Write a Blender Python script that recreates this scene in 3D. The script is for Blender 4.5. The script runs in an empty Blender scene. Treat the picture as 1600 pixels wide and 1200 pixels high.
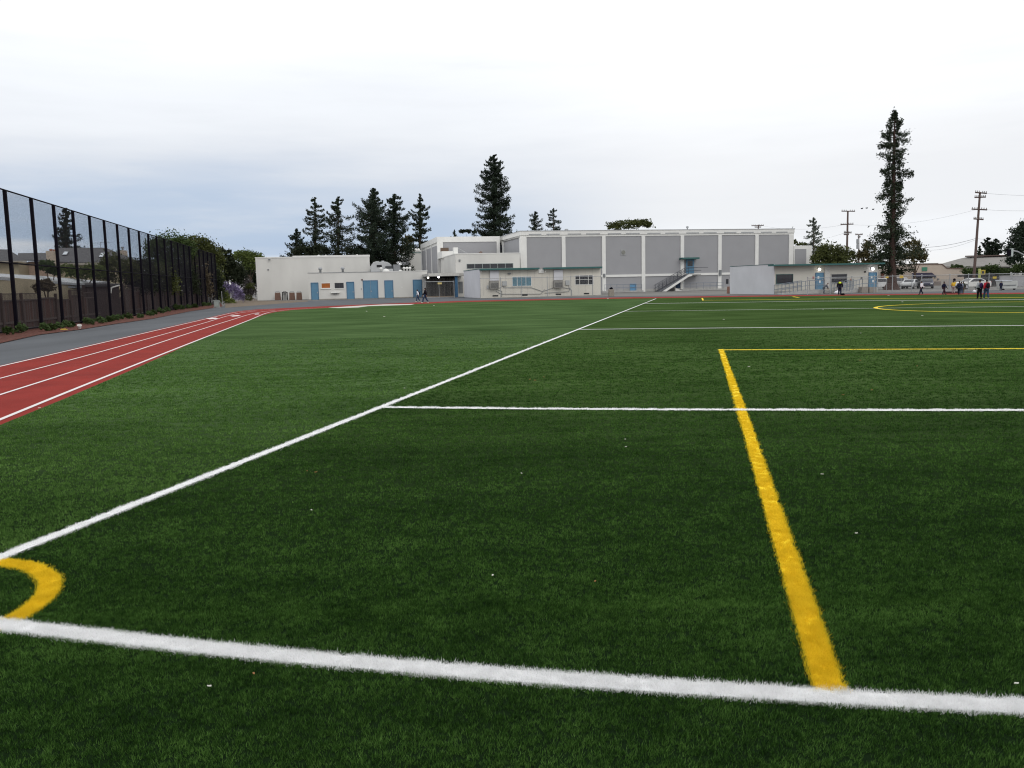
import bpy, math, random
import numpy as np
from mathutils import Matrix, Vector

# ------------------------------------------------------------------ camera
scn = bpy.context.scene
COL = scn.collection
FOC, PITCH, ROLL, CAMH = 1325.3, .11653, -.02177, 1.6        # focal length in pixels of a 1600 wide frame
cp, sp, cr, sr = math.cos(PITCH), math.sin(PITCH), math.cos(ROLL), math.sin(ROLL)
_fw = np.array([0, cp, -sp]); _up = np.array([0, sp, cp]); _rt = np.array([1., 0, 0])
CR = cr * _rt + sr * _up; CU = -sr * _rt + cr * _up; CC = np.array([0, 0, CAMH])
cam_data = bpy.data.cameras.new('camera'); cam = bpy.data.objects.new('camera', cam_data); COL.objects.link(cam)
cam_data.sensor_width = 36; cam_data.lens = 36 * FOC / 1600; cam_data.clip_start = .05; cam_data.clip_end = 6000
m = Matrix.Identity(4)
for i in range(3):
    m[i][0] = CR[i]; m[i][1] = CU[i]; m[i][2] = -_fw[i]; m[i][3] = CC[i]
cam.matrix_world = m
scn.camera = cam

# ------------------------------------------------------------------ sky, sun, exposure
SUN_EL, SUN_AZ = math.radians(38), math.radians(150)          # azimuth clockwise from +y (ahead): behind, to the right
world = bpy.data.worlds.new('World'); scn.world = world; world.use_nodes = True
wt = world.node_tree; wt.nodes.clear()
def wn(t, **k):
    n = wt.nodes.new(t)
    for a, b in k.items(): setattr(n, a, b)
    return n
def wmath(op, a, b=None, c=None, clamp=False):
    n = wn('ShaderNodeMath', operation=op, use_clamp=clamp)
    for i, v in enumerate((a, b, c)):
        if v is None: continue
        if isinstance(v, (int, float)): n.inputs[i].default_value = v
        else: wt.links.new(v, n.inputs[i])
    return n.outputs[0]
def wmix(f, a, b):
    n = wn('ShaderNodeMix', data_type='RGBA')
    for i, v in ((0, f), (6, a), (7, b)):
        if isinstance(v, (int, float)): n.inputs[i].default_value = v
        elif isinstance(v, tuple): n.inputs[i].default_value = (*v, 1)
        else: wt.links.new(v, n.inputs[i])
    return n.outputs[2]
def wstep(v, lo, hi):
    n = wn('ShaderNodeMapRange', interpolation_type='SMOOTHSTEP')
    n.inputs[1].default_value = lo; n.inputs[2].default_value = hi
    wt.links.new(v, n.inputs[0]); return n.outputs[0]
sky = wn('ShaderNodeTexSky', sky_type='NISHITA', sun_disc=False, sun_elevation=SUN_EL, sun_rotation=SUN_AZ)
tc = wn('ShaderNodeTexCoord'); sx = wn('ShaderNodeSeparateXYZ'); wt.links.new(tc.outputs['Generated'], sx.inputs[0])
X, Y, Z = sx.outputs
hor = wmath('SQRT', wmath('ADD', wmath('MULTIPLY', X, X), wmath('MULTIPLY', Y, Y)))
el = wmath('ARCTAN2', Z, hor)                               # elevation, radians
az = wmath('ARCTAN2', X, Y)                                 # azimuth, radians, + to the right
# cloud streaks: noise stretched along the horizon
mp = wn('ShaderNodeCombineXYZ'); wt.links.new(X, mp.inputs[0]); wt.links.new(Y, mp.inputs[1]); wt.links.new(wmath('MULTIPLY', Z, 7.0), mp.inputs[2])
nz = wn('ShaderNodeTexNoise'); nz.inputs['Scale'].default_value = 2.2; nz.inputs['Detail'].default_value = 5; nz.inputs['Roughness'].default_value = .5
wt.links.new(mp.outputs[0], nz.inputs['Vector'])
nn = wmath('SUBTRACT', nz.outputs['Fac'], .5)
nz2 = wn('ShaderNodeTexNoise'); nz2.inputs['Scale'].default_value = 5.5; nz2.inputs['Detail'].default_value = 6; nz2.inputs['Roughness'].default_value = .55
wt.links.new(mp.outputs[0], nz2.inputs['Vector'])
nn2 = wmath('SUBTRACT', nz2.outputs['Fac'], .5)
e2 = wmath('ADD', el, wmath('MULTIPLY', nn, .13))
e2 = wmath('ADD', e2, wmath('MULTIPLY', nn2, .03))
# a bank of blue-grey cloud low on the left half of the sky, a bright strip of clear haze beneath it
bank = wmath('MULTIPLY', wstep(e2, .018, .052), wmath('SUBTRACT', 1.0, wstep(e2, .058, .185)))
leftness = wmath('SUBTRACT', 1.0, wstep(az, -.14, .22))
bank = wmath('MULTIPLY', bank, wmath('ADD', wmath('MULTIPLY', leftness, .84), .07))
veil = wmath('SUBTRACT', 1.0, wstep(e2, .10, .33))              # thin grey veil fading upwards
c = wmix(wmath('MULTIPLY', veil, wmath('ADD', wmath('MULTIPLY', leftness, .55), .45)), (1.18, 1.19, 1.20), (.83, .87, .935))
rv = wmath('MULTIPLY', wstep(e2, .02, .08), wmath('SUBTRACT', 1.0, wstep(e2, .11, .22))); c = wmix(wmath('MULTIPLY', rv, .5), c, (.86, .845, .85))
c = wmix(bank, c, (.43, .55, .74))
low = wmath('SUBTRACT', 1.0, wstep(e2, .0, .05)); c = wmix(wmath('MULTIPLY', low, .7), c, (.95, .93, .90))
c = wmix(wmath('MULTIPLY', wstep(nn2, -.02, .22), .22), c, (.80, .82, .86))
cl = wn('ShaderNodeMix', data_type='RGBA', blend_type='MULTIPLY'); cl.inputs[0].default_value = 1
wt.links.new(c, cl.inputs[6]); cl.inputs[7].default_value = (10, 10, 10, 1)
fin = wmix(.93, sky.outputs[0], cl.outputs[2])
bg = wn('ShaderNodeBackground'); bg.inputs['Strength'].default_value = .1; wt.links.new(fin, bg.inputs[0])
wo = wn('ShaderNodeOutputWorld'); wt.links.new(bg.outputs[0], wo.inputs[0])

sun_data = bpy.data.lights.new('sun', 'SUN'); sun = bpy.data.objects.new('sun', sun_data); COL.objects.link(sun)
sun_data.energy = .55; sun_data.angle = math.radians(25); sun_data.color = (1, .96, .9)
sd = Vector((math.sin(SUN_AZ) * math.cos(SUN_EL), math.cos(SUN_AZ) * math.cos(SUN_EL), math.sin(SUN_EL)))
sun.rotation_euler = sd.to_track_quat('Z', 'Y').to_euler()
scn.view_settings.view_transform = 'Standard'; scn.view_settings.look = 'None'
scn.view_settings.exposure = 0; scn.view_settings.gamma = 1; scn.view_settings.use_curve_mapping = False
scn.cycles.use_denoising = True
scn.cycles.pixel_filter_type = 'BLACKMAN_HARRIS'; scn.cycles.filter_width = 1.15
scn.cycles.max_bounces = 6; scn.cycles.transparent_max_bounces = 12

# ------------------------------------------------------------------ helpers
def ray(x, y): return (x - 800) / FOC * CR - (y - 600) / FOC * CU + _fw
def G(x, y): r = ray(x, y); return (CC + r * (CAMH / -r[2]))[:2]          # ground point under a pixel
def P(x, y, d): r = ray(x, y); return CC + r * (d / r[1])                  # point at forward distance d
def column(x, d, y=450): return P(x, y, d)[:2]

def tag(o, label=None, cat=None, group=None, kind=None):
    if label: o['label'] = label
    if cat: o['category'] = cat
    if group: o['group'] = group
    if kind: o['kind'] = kind
    return o
def empty(name, loc=(0, 0, 0), rz=0, label=None, cat=None, group=None, parent=None):
    o = bpy.data.objects.new(name, None); COL.objects.link(o); o.empty_display_size = .3
    o.location = loc; o.rotation_euler = (0, 0, rz); o.parent = parent
    return tag(o, label, cat, group)
def copy_tree(o, parent=None):
    c = o.copy(); COL.objects.link(c)
    if parent: c.parent = parent
    for ch in list(o.children): copy_tree(ch, c)
    return c

MATS = {}
def mat(name, col, rough=.8, var=.12, scale=8, bump=0, metal=0, col2=None, stretch=(1, 1, 1), spec=.3, island=0, transl=0, emit=0, detail=4, bscale=None, sheen=0):
    if name in MATS: return MATS[name]
    M = bpy.data.materials.new(name); M.use_nodes = True; t = M.node_tree; b = t.nodes['Principled BSDF']
    tcn = t.nodes.new('ShaderNodeTexCoord'); mpn = t.nodes.new('ShaderNodeMapping'); mpn.inputs['Scale'].default_value = stretch
    t.links.new(tcn.outputs['Object'], mpn.inputs[0])
    n = t.nodes.new('ShaderNodeTexNoise'); n.inputs['Scale'].default_value = scale; n.inputs['Detail'].default_value = detail
    t.links.new(mpn.outputs[0], n.inputs['Vector'])
    ramp = t.nodes.new('ShaderNodeMapRange'); ramp.inputs[1].default_value = .3; ramp.inputs[2].default_value = .7
    t.links.new(n.outputs['Fac'], ramp.inputs[0])
    fac = ramp.outputs[0]
    if island:
        g = t.nodes.new('ShaderNodeNewGeometry'); mx = t.nodes.new('ShaderNodeMath'); mx.operation = 'MULTIPLY_ADD'
        t.links.new(g.outputs['Random Per Island'], mx.inputs[0]); mx.inputs[1].default_value = island
        sc = t.nodes.new('ShaderNodeMath'); sc.operation = 'MULTIPLY'; t.links.new(fac, sc.inputs[0]); sc.inputs[1].default_value = 1 - island
        t.links.new(sc.outputs[0], mx.inputs[2]); fac = mx.outputs[0]
    mixn = t.nodes.new('ShaderNodeMix'); mixn.data_type = 'RGBA'
    a = tuple(c * (1 - var) for c in col); z = col2 if col2 else tuple(min(1, c * (1 + var)) for c in col)
    mixn.inputs[6].default_value = (*a, 1); mixn.inputs[7].default_value = (*z, 1)
    t.links.new(fac, mixn.inputs[0]); t.links.new(mixn.outputs[2], b.inputs['Base Color'])
    b.inputs['Roughness'].default_value = rough; b.inputs['Metallic'].default_value = metal
    b.inputs['Specular IOR Level'].default_value = spec
    if sheen: b.inputs['Sheen Weight'].default_value = sheen; b.inputs['Sheen Roughness'].default_value = .5
    if emit: b.inputs['Emission Color'].default_value = (*col, 1); b.inputs['Emission Strength'].default_value = emit
    if bump:
        bn = t.nodes.new('ShaderNodeBump'); bn.inputs['Strength'].default_value = bump; bn.inputs['Distance'].default_value = .02
        n2 = t.nodes.new('ShaderNodeTexNoise'); n2.inputs['Scale'].default_value = bscale or scale * 4; n2.inputs['Detail'].default_value = 4
        t.links.new(mpn.outputs[0], n2.inputs['Vector']); t.links.new(n2.outputs['Fac'], bn.inputs['Height']); t.links.new(bn.outputs[0], b.inputs['Normal'])
    if transl:
        out = t.nodes['Material Output']; tr = t.nodes.new('ShaderNodeBsdfTranslucent'); ms = t.nodes.new('ShaderNodeMixShader')
        t.links.new(mixn.outputs[2], tr.inputs[0]); ms.inputs[0].default_value = transl
        t.links.new(b.outputs[0], ms.inputs[1]); t.links.new(tr.outputs[0], ms.inputs[2]); t.links.new(ms.outputs[0], out.inputs[0])
    MATS[name] = M
    return M

class MB:
    def __init__(s): s.v = []; s.f = []
    def add(s, vs, fs):
        k = len(s.v); s.v += [tuple(float(c) for c in p) for p in vs]; s.f += [tuple(i + k for i in q) for q in fs]; return s
    def box(s, x0, x1, y0, y1, z0, z1):
        x0, x1 = sorted((x0, x1)); y0, y1 = sorted((y0, y1)); z0, z1 = sorted((z0, z1))
        return s.add([(x0, y0, z0), (x1, y0, z0), (x1, y1, z0), (x0, y1, z0), (x0, y0, z1), (x1, y0, z1), (x1, y1, z1), (x0, y1, z1)],
                     [(3, 2, 1, 0), (4, 5, 6, 7), (0, 1, 5, 4), (1, 2, 6, 5), (2, 3, 7, 6), (3, 0, 4, 7)])
    def prism(s, pts, z0, z1):
        n = len(pts)
        return s.add([(x, y, z0) for x, y in pts] + [(x, y, z1) for x, y in pts],
                     [tuple(range(n))[::-1], tuple(range(n, 2 * n))] + [(i, (i + 1) % n, n + (i + 1) % n, n + i) for i in range(n)])
    def side(s, pts, y0, y1):                       # polygon in x,z extruded along y
        n = len(pts)
        return s.add([(x, y0, z) for x, z in pts] + [(x, y1, z) for x, z in pts],
                     [tuple(range(n)), tuple(range(n, 2 * n))[::-1]] + [(i, n + i, n + (i + 1) % n, (i + 1) % n) for i in range(n)])
    def tube(s, p, q, r0, r1=None, n=8, cap=True):
        r1 = r0 if r1 is None else r1
        p = Vector(p); q = Vector(q); d = (q - p).normalized() if (q - p).length else Vector((0, 0, 1))
        a = d.cross(Vector((0, 0, 1)) if abs(d.z) < .9 else Vector((1, 0, 0))).normalized(); b = d.cross(a)
        vs = [tuple(c + (a * math.cos(t) + b * math.sin(t)) * r) for c, r in ((p, r0), (q, r1)) for t in (2 * math.pi * i / n for i in range(n))]
        fs = [(i, (i + 1) % n, n + (i + 1) % n, n + i) for i in range(n)]
        if cap: fs += [tuple(range(n))[::-1], tuple(range(n, 2 * n))]
        return s.add(vs, fs)
    def lathe(s, prof, n=12, c=(0, 0, 0)):
        k = len(prof); vs = []; fs = []
        for r, z in prof:
            for i in range(n): t = 2 * math.pi * i / n; vs.append((c[0] + r * math.cos(t), c[1] + r * math.sin(t), c[2] + z))
        for j in range(k - 1):
            for i in range(n): fs.append((j * n + i, j * n + (i + 1) % n, (j + 1) * n + (i + 1) % n, (j + 1) * n + i))
        fs += [tuple(range(n))[::-1], tuple(range((k - 1) * n, k * n))]
        return s.add(vs, fs)
    def ball(s, c, r, n=10):
        r = (r, r, r) if isinstance(r, (int, float)) else r; k = max(4, n // 2 + 1); vs = []; fs = []
        for j in range(k + 1):
            ph = math.pi * j / k
            for i in range(n): t = 2 * math.pi * i / n; vs.append((c[0] + r[0] * math.sin(ph) * math.cos(t), c[1] + r[1] * math.sin(ph) * math.sin(t), c[2] + r[2] * math.cos(ph)))
        for j in range(k):
            for i in range(n): fs.append((j * n + i, (j + 1) * n + i, (j + 1) * n + (i + 1) % n, j * n + (i + 1) % n))
        return s.add(vs, fs)
    def build(s, name, m, parent=None, smooth=False, bevel=0):
        me = bpy.data.meshes.new(name); me.from_pydata(s.v, [], s.f); me.materials.append(m); me.update()
        o = bpy.data.objects.new(name, me); COL.objects.link(o)
        if parent: o.parent = parent
        if smooth: me.shade_smooth()
        if bevel:
            b = o.modifiers.new('bevel', 'BEVEL'); b.width = bevel; b.segments = 2; b.limit_method = 'ANGLE'
        return o
def raw_mesh(name, V, F, m, parent=None):            # V (n,3), F (k,3) numpy
    me = bpy.data.meshes.new(name); V = np.asarray(V, np.float32); F = np.asarray(F, np.int32); k = F.shape[1]
    me.vertices.add(len(V)); me.vertices.foreach_set('co', V.ravel())
    me.loops.add(F.size); me.loops.foreach_set('vertex_index', F.ravel())
    me.polygons.add(len(F)); me.polygons.foreach_set('loop_start', np.arange(0, F.size, k, dtype=np.int32)); me.polygons.foreach_set('loop_total', np.full(len(F), k, np.int32))
    me.update(calc_edges=True); me.materials.append(m)
    o = bpy.data.objects.new(name, me); COL.objects.link(o)
    if parent: o.parent = parent
    return o
def part(name, m, parent, *boxes, **k):
    b = MB()
    for bx in boxes: b.box(*bx)
    return b.build(name, m, parent, **k)

TH = .2108                                            # the fence, track and buildings share this grid
DX = np.array([math.cos(TH), math.sin(TH)]); DY = np.array([-math.sin(TH), math.cos(TH)])
class Fac:
    """a facade line: local x runs right along the wall, local y away from the camera"""
    def __init__(s, px, d, th=TH):
        s.p = column(px, d); s.th = th; s.dx = np.array([math.cos(th), math.sin(th)]); s.dy = np.array([-math.sin(th), math.cos(th)])
    def uv(s, px, py, off=0):
        q = s.p + s.dy * off; r = ray(px, py); n = s.dy; k = (q @ n) / (r[:2] @ n); w = CC + r * k
        return float((w[:2] - s.p) @ s.dx), float(w[2])
    def u(s, px, off=0, py=440): return s.uv(px, py, off)[0]
    def rect(s, a, b, c, d, off=0):
        return s.uv(a, (b + d) / 2, off)[0], s.uv(c, (b + d) / 2, off)[0], s.uv((a + c) / 2, d, off)[1], s.uv((a + c) / 2, b, off)[1]
    def back(s, px, x0=0):                            # depth at which the side wall from (x0,0) reaches pixel column px
        r = ray(px, 430); p = s.p + s.dx * x0; A = np.array([[r[0], -s.dy[0]], [r[1], -s.dy[1]]]); k = np.linalg.solve(A, p); return float(k[1])
    def empty(s, name, label, cat, group=None): return empty(name, (s.p[0], s.p[1], 0), s.th, label, cat, group)

WHITE = mat('painted_wall', (.63, .62, .59), .85, .08, .35, bump=.15, bscale=6, stretch=(1, 1, .35))
WHITE2 = mat('white_trim', (.74, .735, .71), .7, .04, 1.2)
CREAM = mat('cream_panel_wall', (.65, .62, .55), .85, .05, .6, stretch=(1, 1, .3))
LILAC = mat('lilac_grey_stucco', (.325, .325, .338), .95, .03, .5, bump=.15, bscale=30)
LILACL = mat('pale_side_wall', (.62, .62, .65), .9, .05, .5)
BLUE = mat('blue_door_paint', (.105, .225, .34), .6, .06, 1.5)
BLUED = mat('dark_blue_frame', (.055, .14, .25), .6, .05, 2)
TEAL = mat('teal_fascia', (.04, .12, .115), .6, .1, 2)
DARKG = mat('dark_glass', (.018, .02, .028), .15, .3, 3, spec=.6)
BLUEG = mat('blue_tinted_glass', (.10, .21, .27), .15, .25, 4, spec=.6)
DARK = mat('dark_void', (.02, .02, .022), .9, .2, 3)
BROWNM = mat('brown_plastic', (.17, .10, .075), .7, .1, 3)
GREYM = mat('galvanised_steel', (.35, .36, .37), .5, .1, 6, metal=.3)
GREYD = mat('grey_paint', (.20, .21, .22), .7, .1, 3)
BLACKM = mat('black_coated_steel', (.006, .005, .009), .85, .1, 6, spec=.08)
ROOFG = mat('grey_shingle', (.10, .10, .105), .95, .15, 5, bump=.3, bscale=12, stretch=(1, 1, 3))
GRAVROOF = mat('gravel_roof', (.3, .3, .29), .95, .15, 4)
CONC = mat('concrete', (.38, .375, .36), .9, .12, 2, bump=.2)
BARK = mat('bark', (.085, .06, .045), .95, .3, 6, bump=.6, stretch=(3, 3, .6))
BARKR = mat('redwood_bark', (.06, .036, .03), .95, .3, 5, bump=.6, stretch=(3, 3, .5))
LAMP = mat('lit_lamp', (1, .93, .8), emit=6)
LAMPW = mat('lit_lamp_cool', (.97, .93, 1), emit=8)
WOOD = mat('weathered_wood', (.085, .062, .055), .9, .3, 4, bump=.3, stretch=(6, 6, .5))

# ------------------------------------------------------------------ ground, track, turf
from mathutils.geometry import tessellate_polygon
def sheet(name, pts, z, m, **k):
    b = MB(); tris = tessellate_polygon([[Vector((float(p[0]), float(p[1]), 0)) for p in pts]]); fs = []
    for t in tris:
        a, c_, d = (np.array(pts[i][:2], float) for i in t); cr_ = (c_ - a)[0] * (d - a)[1] - (c_ - a)[1] * (d - a)[0]
        if abs(cr_) > 1e-7: fs.append(tuple(t) if cr_ > 0 else tuple(t)[::-1])
    b.add([(p[0], p[1], z) for p in pts], fs); o = b.build(name, m)
    return tag(o, kind='structure', **k)
def ext(p, q, t): p = np.array(p, float); q = np.array(q, float); v = (q - p) / np.linalg.norm(q - p); return q + v * t   # extend p->q by t beyond q

ASPH = mat('asphalt_apron', (.20, .20, .195), .92, .14, .35, bump=.25, bscale=40, detail=8)
g = MB(); N = 12
g.add([(-4000, -800, -.02), (4000, -800, -.02), (4000, 5000, -.02), (-4000, 5000, -.02)], [(0, 1, 2, 3)])
tag(g.build('ground', mat('grey_ground', (.17, .165, .155), .95, .15, .08, bump=.2, bscale=8, detail=8)), kind='structure')

inner = [G(*p) for p in [(0, 665), (100, 624), (212, 576), (312, 531), (362, 511), (392, 500), (412, 492.3), (430, 487.8), (455, 484.6), (482, 482.8), (512, 481.2), (560, 479.5), (640, 475.6), (716, 472.4), (847, 469.2), (960, 466.9), (1092, 465), (1280, 462.4), (1440, 460.8), (1600, 459.4)]]
outer = [G(*p) for p in [(0, 571.5), (165, 533.5), (325, 496.6), (345, 491.8), (362, 487.9), (380, 485.4), (400, 483.6), (430, 482.1), (475, 480), (550, 476.6), (625, 473.6), (716, 470.3), (847, 467.3), (980, 464.4), (1092, 462.9), (1280, 460.6), (1440, 458.9), (1600, 457.2)]]
inner = [ext(inner[3], inner[0], 40)] + inner + [ext(inner[-2], inner[-1], 60)]
outer = [ext(outer[2], outer[0], 40)] + outer + [ext(outer[-2], outer[-1], 60)]
TRACK = mat('red_track_rubber', (.25, .026, .019), .9, .14, 1.1, spec=.12, bump=.5, bscale=90, detail=8)
sheet('running_track', outer + inner[::-1], .004, TRACK)
apron = [G(0, 537), G(60, 523.7), G(124.5, 515.5), G(180, 506.5), G(240, 498), G(295, 487), G(332, 481.5), G(348, 479)]
apron = [ext(apron[4], apron[0], 40)] + apron
sheet('asphalt_path', apron + [G(352, 476), G(400, 471), G(481, 470), G(620, 466), G(668, 465), G(724, 463.5), G(750, 466.6), G(940, 462.8), G(1209, 460.4), G(1380, 457.5), G(1600, 452)] + [outer[-1]] + outer[::-1][1:], -.004,
      mat('blue_grey_asphalt', (.110, .117, .127), .95, .13, .5, spec=.1, bump=.35, bscale=60, detail=8, stretch=(1, .3, 1)))
def turf_mat(name, c, c2):
    M = mat(name, c, .95, .25, 1.2, spec=.0, col2=c2, detail=8)
    t = M.node_tree; b = t.nodes['Principled BSDF']
    mixn = [n for n in t.nodes if n.type == 'MIX'][0]
    tcn = [n for n in t.nodes if n.type == 'TEX_COORD'][0]
    # fine fibre grain and faint drag streaks of the pile
    fine = t.nodes.new('ShaderNodeTexNoise'); fine.inputs['Scale'].default_value = 55; fine.inputs['Detail'].default_value = 6
    t.links.new(tcn.outputs['Object'], fine.inputs['Vector'])
    mp = t.nodes.new('ShaderNodeMapping'); mp.inputs['Rotation'].default_value = (0, 0, -.05); mp.inputs['Scale'].default_value = (.22, 3.2, 1)
    t.links.new(tcn.outputs['Object'], mp.inputs[0])
    st = t.nodes.new('ShaderNodeTexNoise'); st.inputs['Scale'].default_value = 1; st.inputs['Detail'].default_value = 7; t.links.new(mp.outputs[0], st.inputs['Vector'])
    big = t.nodes.new('ShaderNodeTexNoise'); big.inputs['Scale'].default_value = .28; big.inputs['Detail'].default_value = 3; t.links.new(tcn.outputs['Object'], big.inputs['Vector'])
    def madd(a, k, c0):
        n = t.nodes.new('ShaderNodeMath'); n.operation = 'MULTIPLY_ADD'; t.links.new(a, n.inputs[0]); n.inputs[1].default_value = k
        if isinstance(c0, float): n.inputs[2].default_value = c0
        else: t.links.new(c0, n.inputs[2])
        return n.outputs[0]
    f = madd(fine.outputs['Fac'], 1.3, -1.42); f = madd(st.outputs['Fac'], 1.5, f); f = madd(big.outputs['Fac'], .9, f)
    cl = t.nodes.new('ShaderNodeClamp'); t.links.new(f, cl.inputs[0])
    t.links.new(cl.outputs[0], mixn.inputs[0])
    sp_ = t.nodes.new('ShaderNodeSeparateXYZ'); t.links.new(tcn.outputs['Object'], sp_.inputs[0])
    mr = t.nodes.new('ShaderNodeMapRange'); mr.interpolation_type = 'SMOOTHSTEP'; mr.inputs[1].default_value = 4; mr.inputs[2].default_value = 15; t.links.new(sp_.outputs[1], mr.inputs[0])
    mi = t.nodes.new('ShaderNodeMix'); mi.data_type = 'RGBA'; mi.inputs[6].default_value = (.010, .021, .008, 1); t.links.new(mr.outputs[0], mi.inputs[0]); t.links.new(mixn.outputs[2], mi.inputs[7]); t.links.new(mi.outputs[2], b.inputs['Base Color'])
    bn = t.nodes.new('ShaderNodeBump'); bn.inputs['Strength'].default_value = .8; bn.inputs['Distance'].default_value = .02
    t.links.new(fine.outputs['Fac'], bn.inputs['Height']); t.links.new(bn.outputs[0], b.inputs['Normal'])
    return M
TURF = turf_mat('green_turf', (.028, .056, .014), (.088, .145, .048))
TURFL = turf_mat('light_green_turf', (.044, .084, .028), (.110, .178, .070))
# the sideline: a straight line through the corner of the pitch
S0, S1 = G(0, 874.5), G(1025, 466.9); SD = (S1 - S0) / np.linalg.norm(S1 - S0)
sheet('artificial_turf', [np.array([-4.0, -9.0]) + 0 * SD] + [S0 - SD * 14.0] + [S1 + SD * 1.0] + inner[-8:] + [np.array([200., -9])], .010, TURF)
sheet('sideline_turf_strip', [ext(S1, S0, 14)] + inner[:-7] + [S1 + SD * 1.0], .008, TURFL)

def resample(pts, step=.25):
    pts = [np.array(p, float) for p in pts]; out = []
    for i in range(len(pts) - 1):
        n = max(1, int(np.linalg.norm(pts[i + 1] - pts[i]) / step))
        for k in range(n): out.append(pts[i] + (pts[i + 1] - pts[i]) * k / n)
    return out + [pts[-1]]
def smooth_line(pts):                                 # Catmull-Rom through the points
    P_ = [np.array(p, float) for p in pts]; P_ = [2 * P_[0] - P_[1]] + P_ + [2 * P_[-1] - P_[-2]]; out = []
    for i in range(1, len(P_) - 2):
        for t in np.linspace(0, 1, 10, endpoint=False):
            a, b, c_, d = P_[i - 1:i + 3]
            out.append(.5 * ((2 * b) + (-a + c_) * t + (2 * a - 5 * b + 4 * c_ - d) * t * t + (-a + 3 * b - 3 * c_ + d) * t ** 3))
    return out + [P_[-2]]
def ribbon(name, pts, w, z, m, label=None, jitter=.0, dash=None, seed=0):
    pts = [np.array(p, float) for p in pts]; rnd = random.Random(seed); b = MB(); L = []; R = []
    for i, p in enumerate(pts):
        t = pts[min(i + 1, len(pts) - 1)] - pts[max(i - 1, 0)]; t /= max(1e-9, np.linalg.norm(t)); n = np.array([-t[1], t[0]])
        L.append(p + n * (w / 2 + rnd.uniform(-jitter, jitter))); R.append(p - n * (w / 2 + rnd.uniform(-jitter, jitter)))
    n = len(pts); fs = []
    for i in range(n - 1):
        if dash and (i // dash[0]) % dash[1] == dash[1] - 1: continue
        fs.append((i, n + i, n + i + 1, i + 1))
    b.add([(p[0], p[1], z) for p in L + R], fs); o = b.build(name, m)
    return tag(o, kind='structure', label=label)

WP = mat('white_turf_fibre', (.78, .78, .78), .8, .06, 12, spec=.2, island=0)
YP = mat('yellow_turf_fibre', (.84, .62, .02), .8, .10, 14, spec=.2)
LP = mat('white_lane_paint', (.72, .66, .65), .8, .05, 8)
def line_ext(p, q, a, b_): return [ext(q, p, a), ext(p, q, b_)]
lineA = smooth_line([G(*p) for p in [(0, 980), (200, 1003.5), (400, 1025.5), (600, 1043.5), (800, 1060.5), (1000, 1075), (1200, 1088), (1400, 1100), (1600, 1110)]])
lineA = [ext(lineA[14], lineA[0], 1.2)] + lineA + [ext(lineA[-10], lineA[-1], 30)]
# the end line stops where it meets the sideline at the corner
nS = np.array([SD[1], -SD[0]]); a_ = lineA[0]; v_ = lineA[1] - lineA[0]
corner = a_ + v_ * (-((a_ - S0) @ nS) / (v_ @ nS)); lineA[0] = corner + (corner - lineA[1]) / np.linalg.norm(corner - lineA[1]) * .05
lineS = [corner - SD * .1, S1]
lineB = smooth_line([G(*p) for p in [(600, 638), (780, 640), (950, 641.2), (1160, 642.2), (1400, 643), (1600, 642.8)]]); lineB.append(ext(lineB[-20], lineB[-1], 40))
lineC = resample([G(905, 515.5), G(1119, 513.4), ext(G(905, 515.5), G(1600, 509.6), 50)], 2)
lineE = resample([G(1008, 474.7), G(1280, 470.9), ext(G(1280, 470.9), G(1600, 468.6), 50)], 4)
lineF = resample([G(975, 487), G(1280, 483.2), ext(G(1280, 483.2), G(1600, 479.4), 50)], 1.2)
yelY = resample([G(1298, 1089), G(1244, 920), G(1159, 641.8), G(1126.5, 546.6)], 1)
yelD = resample([G(1121.5, 547.6), ext(G(1127, 547.6), G(1600, 545.8), 40)], 2)
yelG = resample([G(1100, 469.4), G(1280, 467.4), ext(G(1280, 467.4), G(1600, 465.2), 40)], 4)
yelT = [G(1098.5, 469.6), G(1097.2, 465.9)]
ac, ar = corner, None
arc_c, arc_r = np.array([-3.3003, 4.1381]), .8247
yelArc = [arc_c + arc_r * np.array([math.cos(t), math.sin(t)]) for t in np.linspace(-.32, 1.42, 26)]
circ_c, circ_r = np.array([26.12, 40.87]), 7.88
ribbon('end_line', resample(lineA, .1), .10, .0145, WP)
ribbon('sideline', resample(lineS, .25), .085, .0165, WP)
ribbon('pitch_line', resample(lineB, .2), .11, .0165, WP, jitter=.004)
ribbon('pitch_line', lineC, .17, .020, WP, jitter=.02)
ribbon('pitch_line', lineE, .30, .020, WP, jitter=.05)
ribbon('pitch_line', lineF, .12, .020, WP, jitter=.04)
ribbon('yellow_box_line', yelY, .10, .0125, YP)
ribbon('yellow_box_line', yelD, .17, .014, YP, jitter=.006)
ribbon('yellow_box_line', yelG, .35, .016, YP, jitter=.04)
ribbon('yellow_box_line', yelT, .13, .014, YP)
ribbon('yellow_box_line', [G(1239, 463.8), G(1248, 465.0)], .25, .014, YP)
ribbon('yellow_corner_arc', yelArc, .10, .0125, YP)
ribbon('yellow_centre_circle', [circ_c + circ_r * np.array([math.cos(t), math.sin(t)]) for t in np.linspace(0, 2 * math.pi, 120)], .2, .014, YP)
lanes = [[(0, 573), (165, 534.8), (325, 497.8), (345, 493), (362, 489.2), (380, 486.6), (400, 484.9), (430, 483.3)],
         [(0, 591.8), (150, 552), (310, 507.5), (335, 500), (355, 494), (375, 489.2), (400, 485.9)],
         [(0, 617.5), (140, 572.5), (275, 527.5), (340, 506.8), (364, 499.4), (388, 492), (408, 487.6), (430, 484.9)],
         [(0, 656.5), (137, 600.5), (275, 545.3), (345, 517.8), (392, 499.4), (412, 490.8), (426, 487.2), (450, 484.2), (480, 482.2), (512, 480.6)]]
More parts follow.
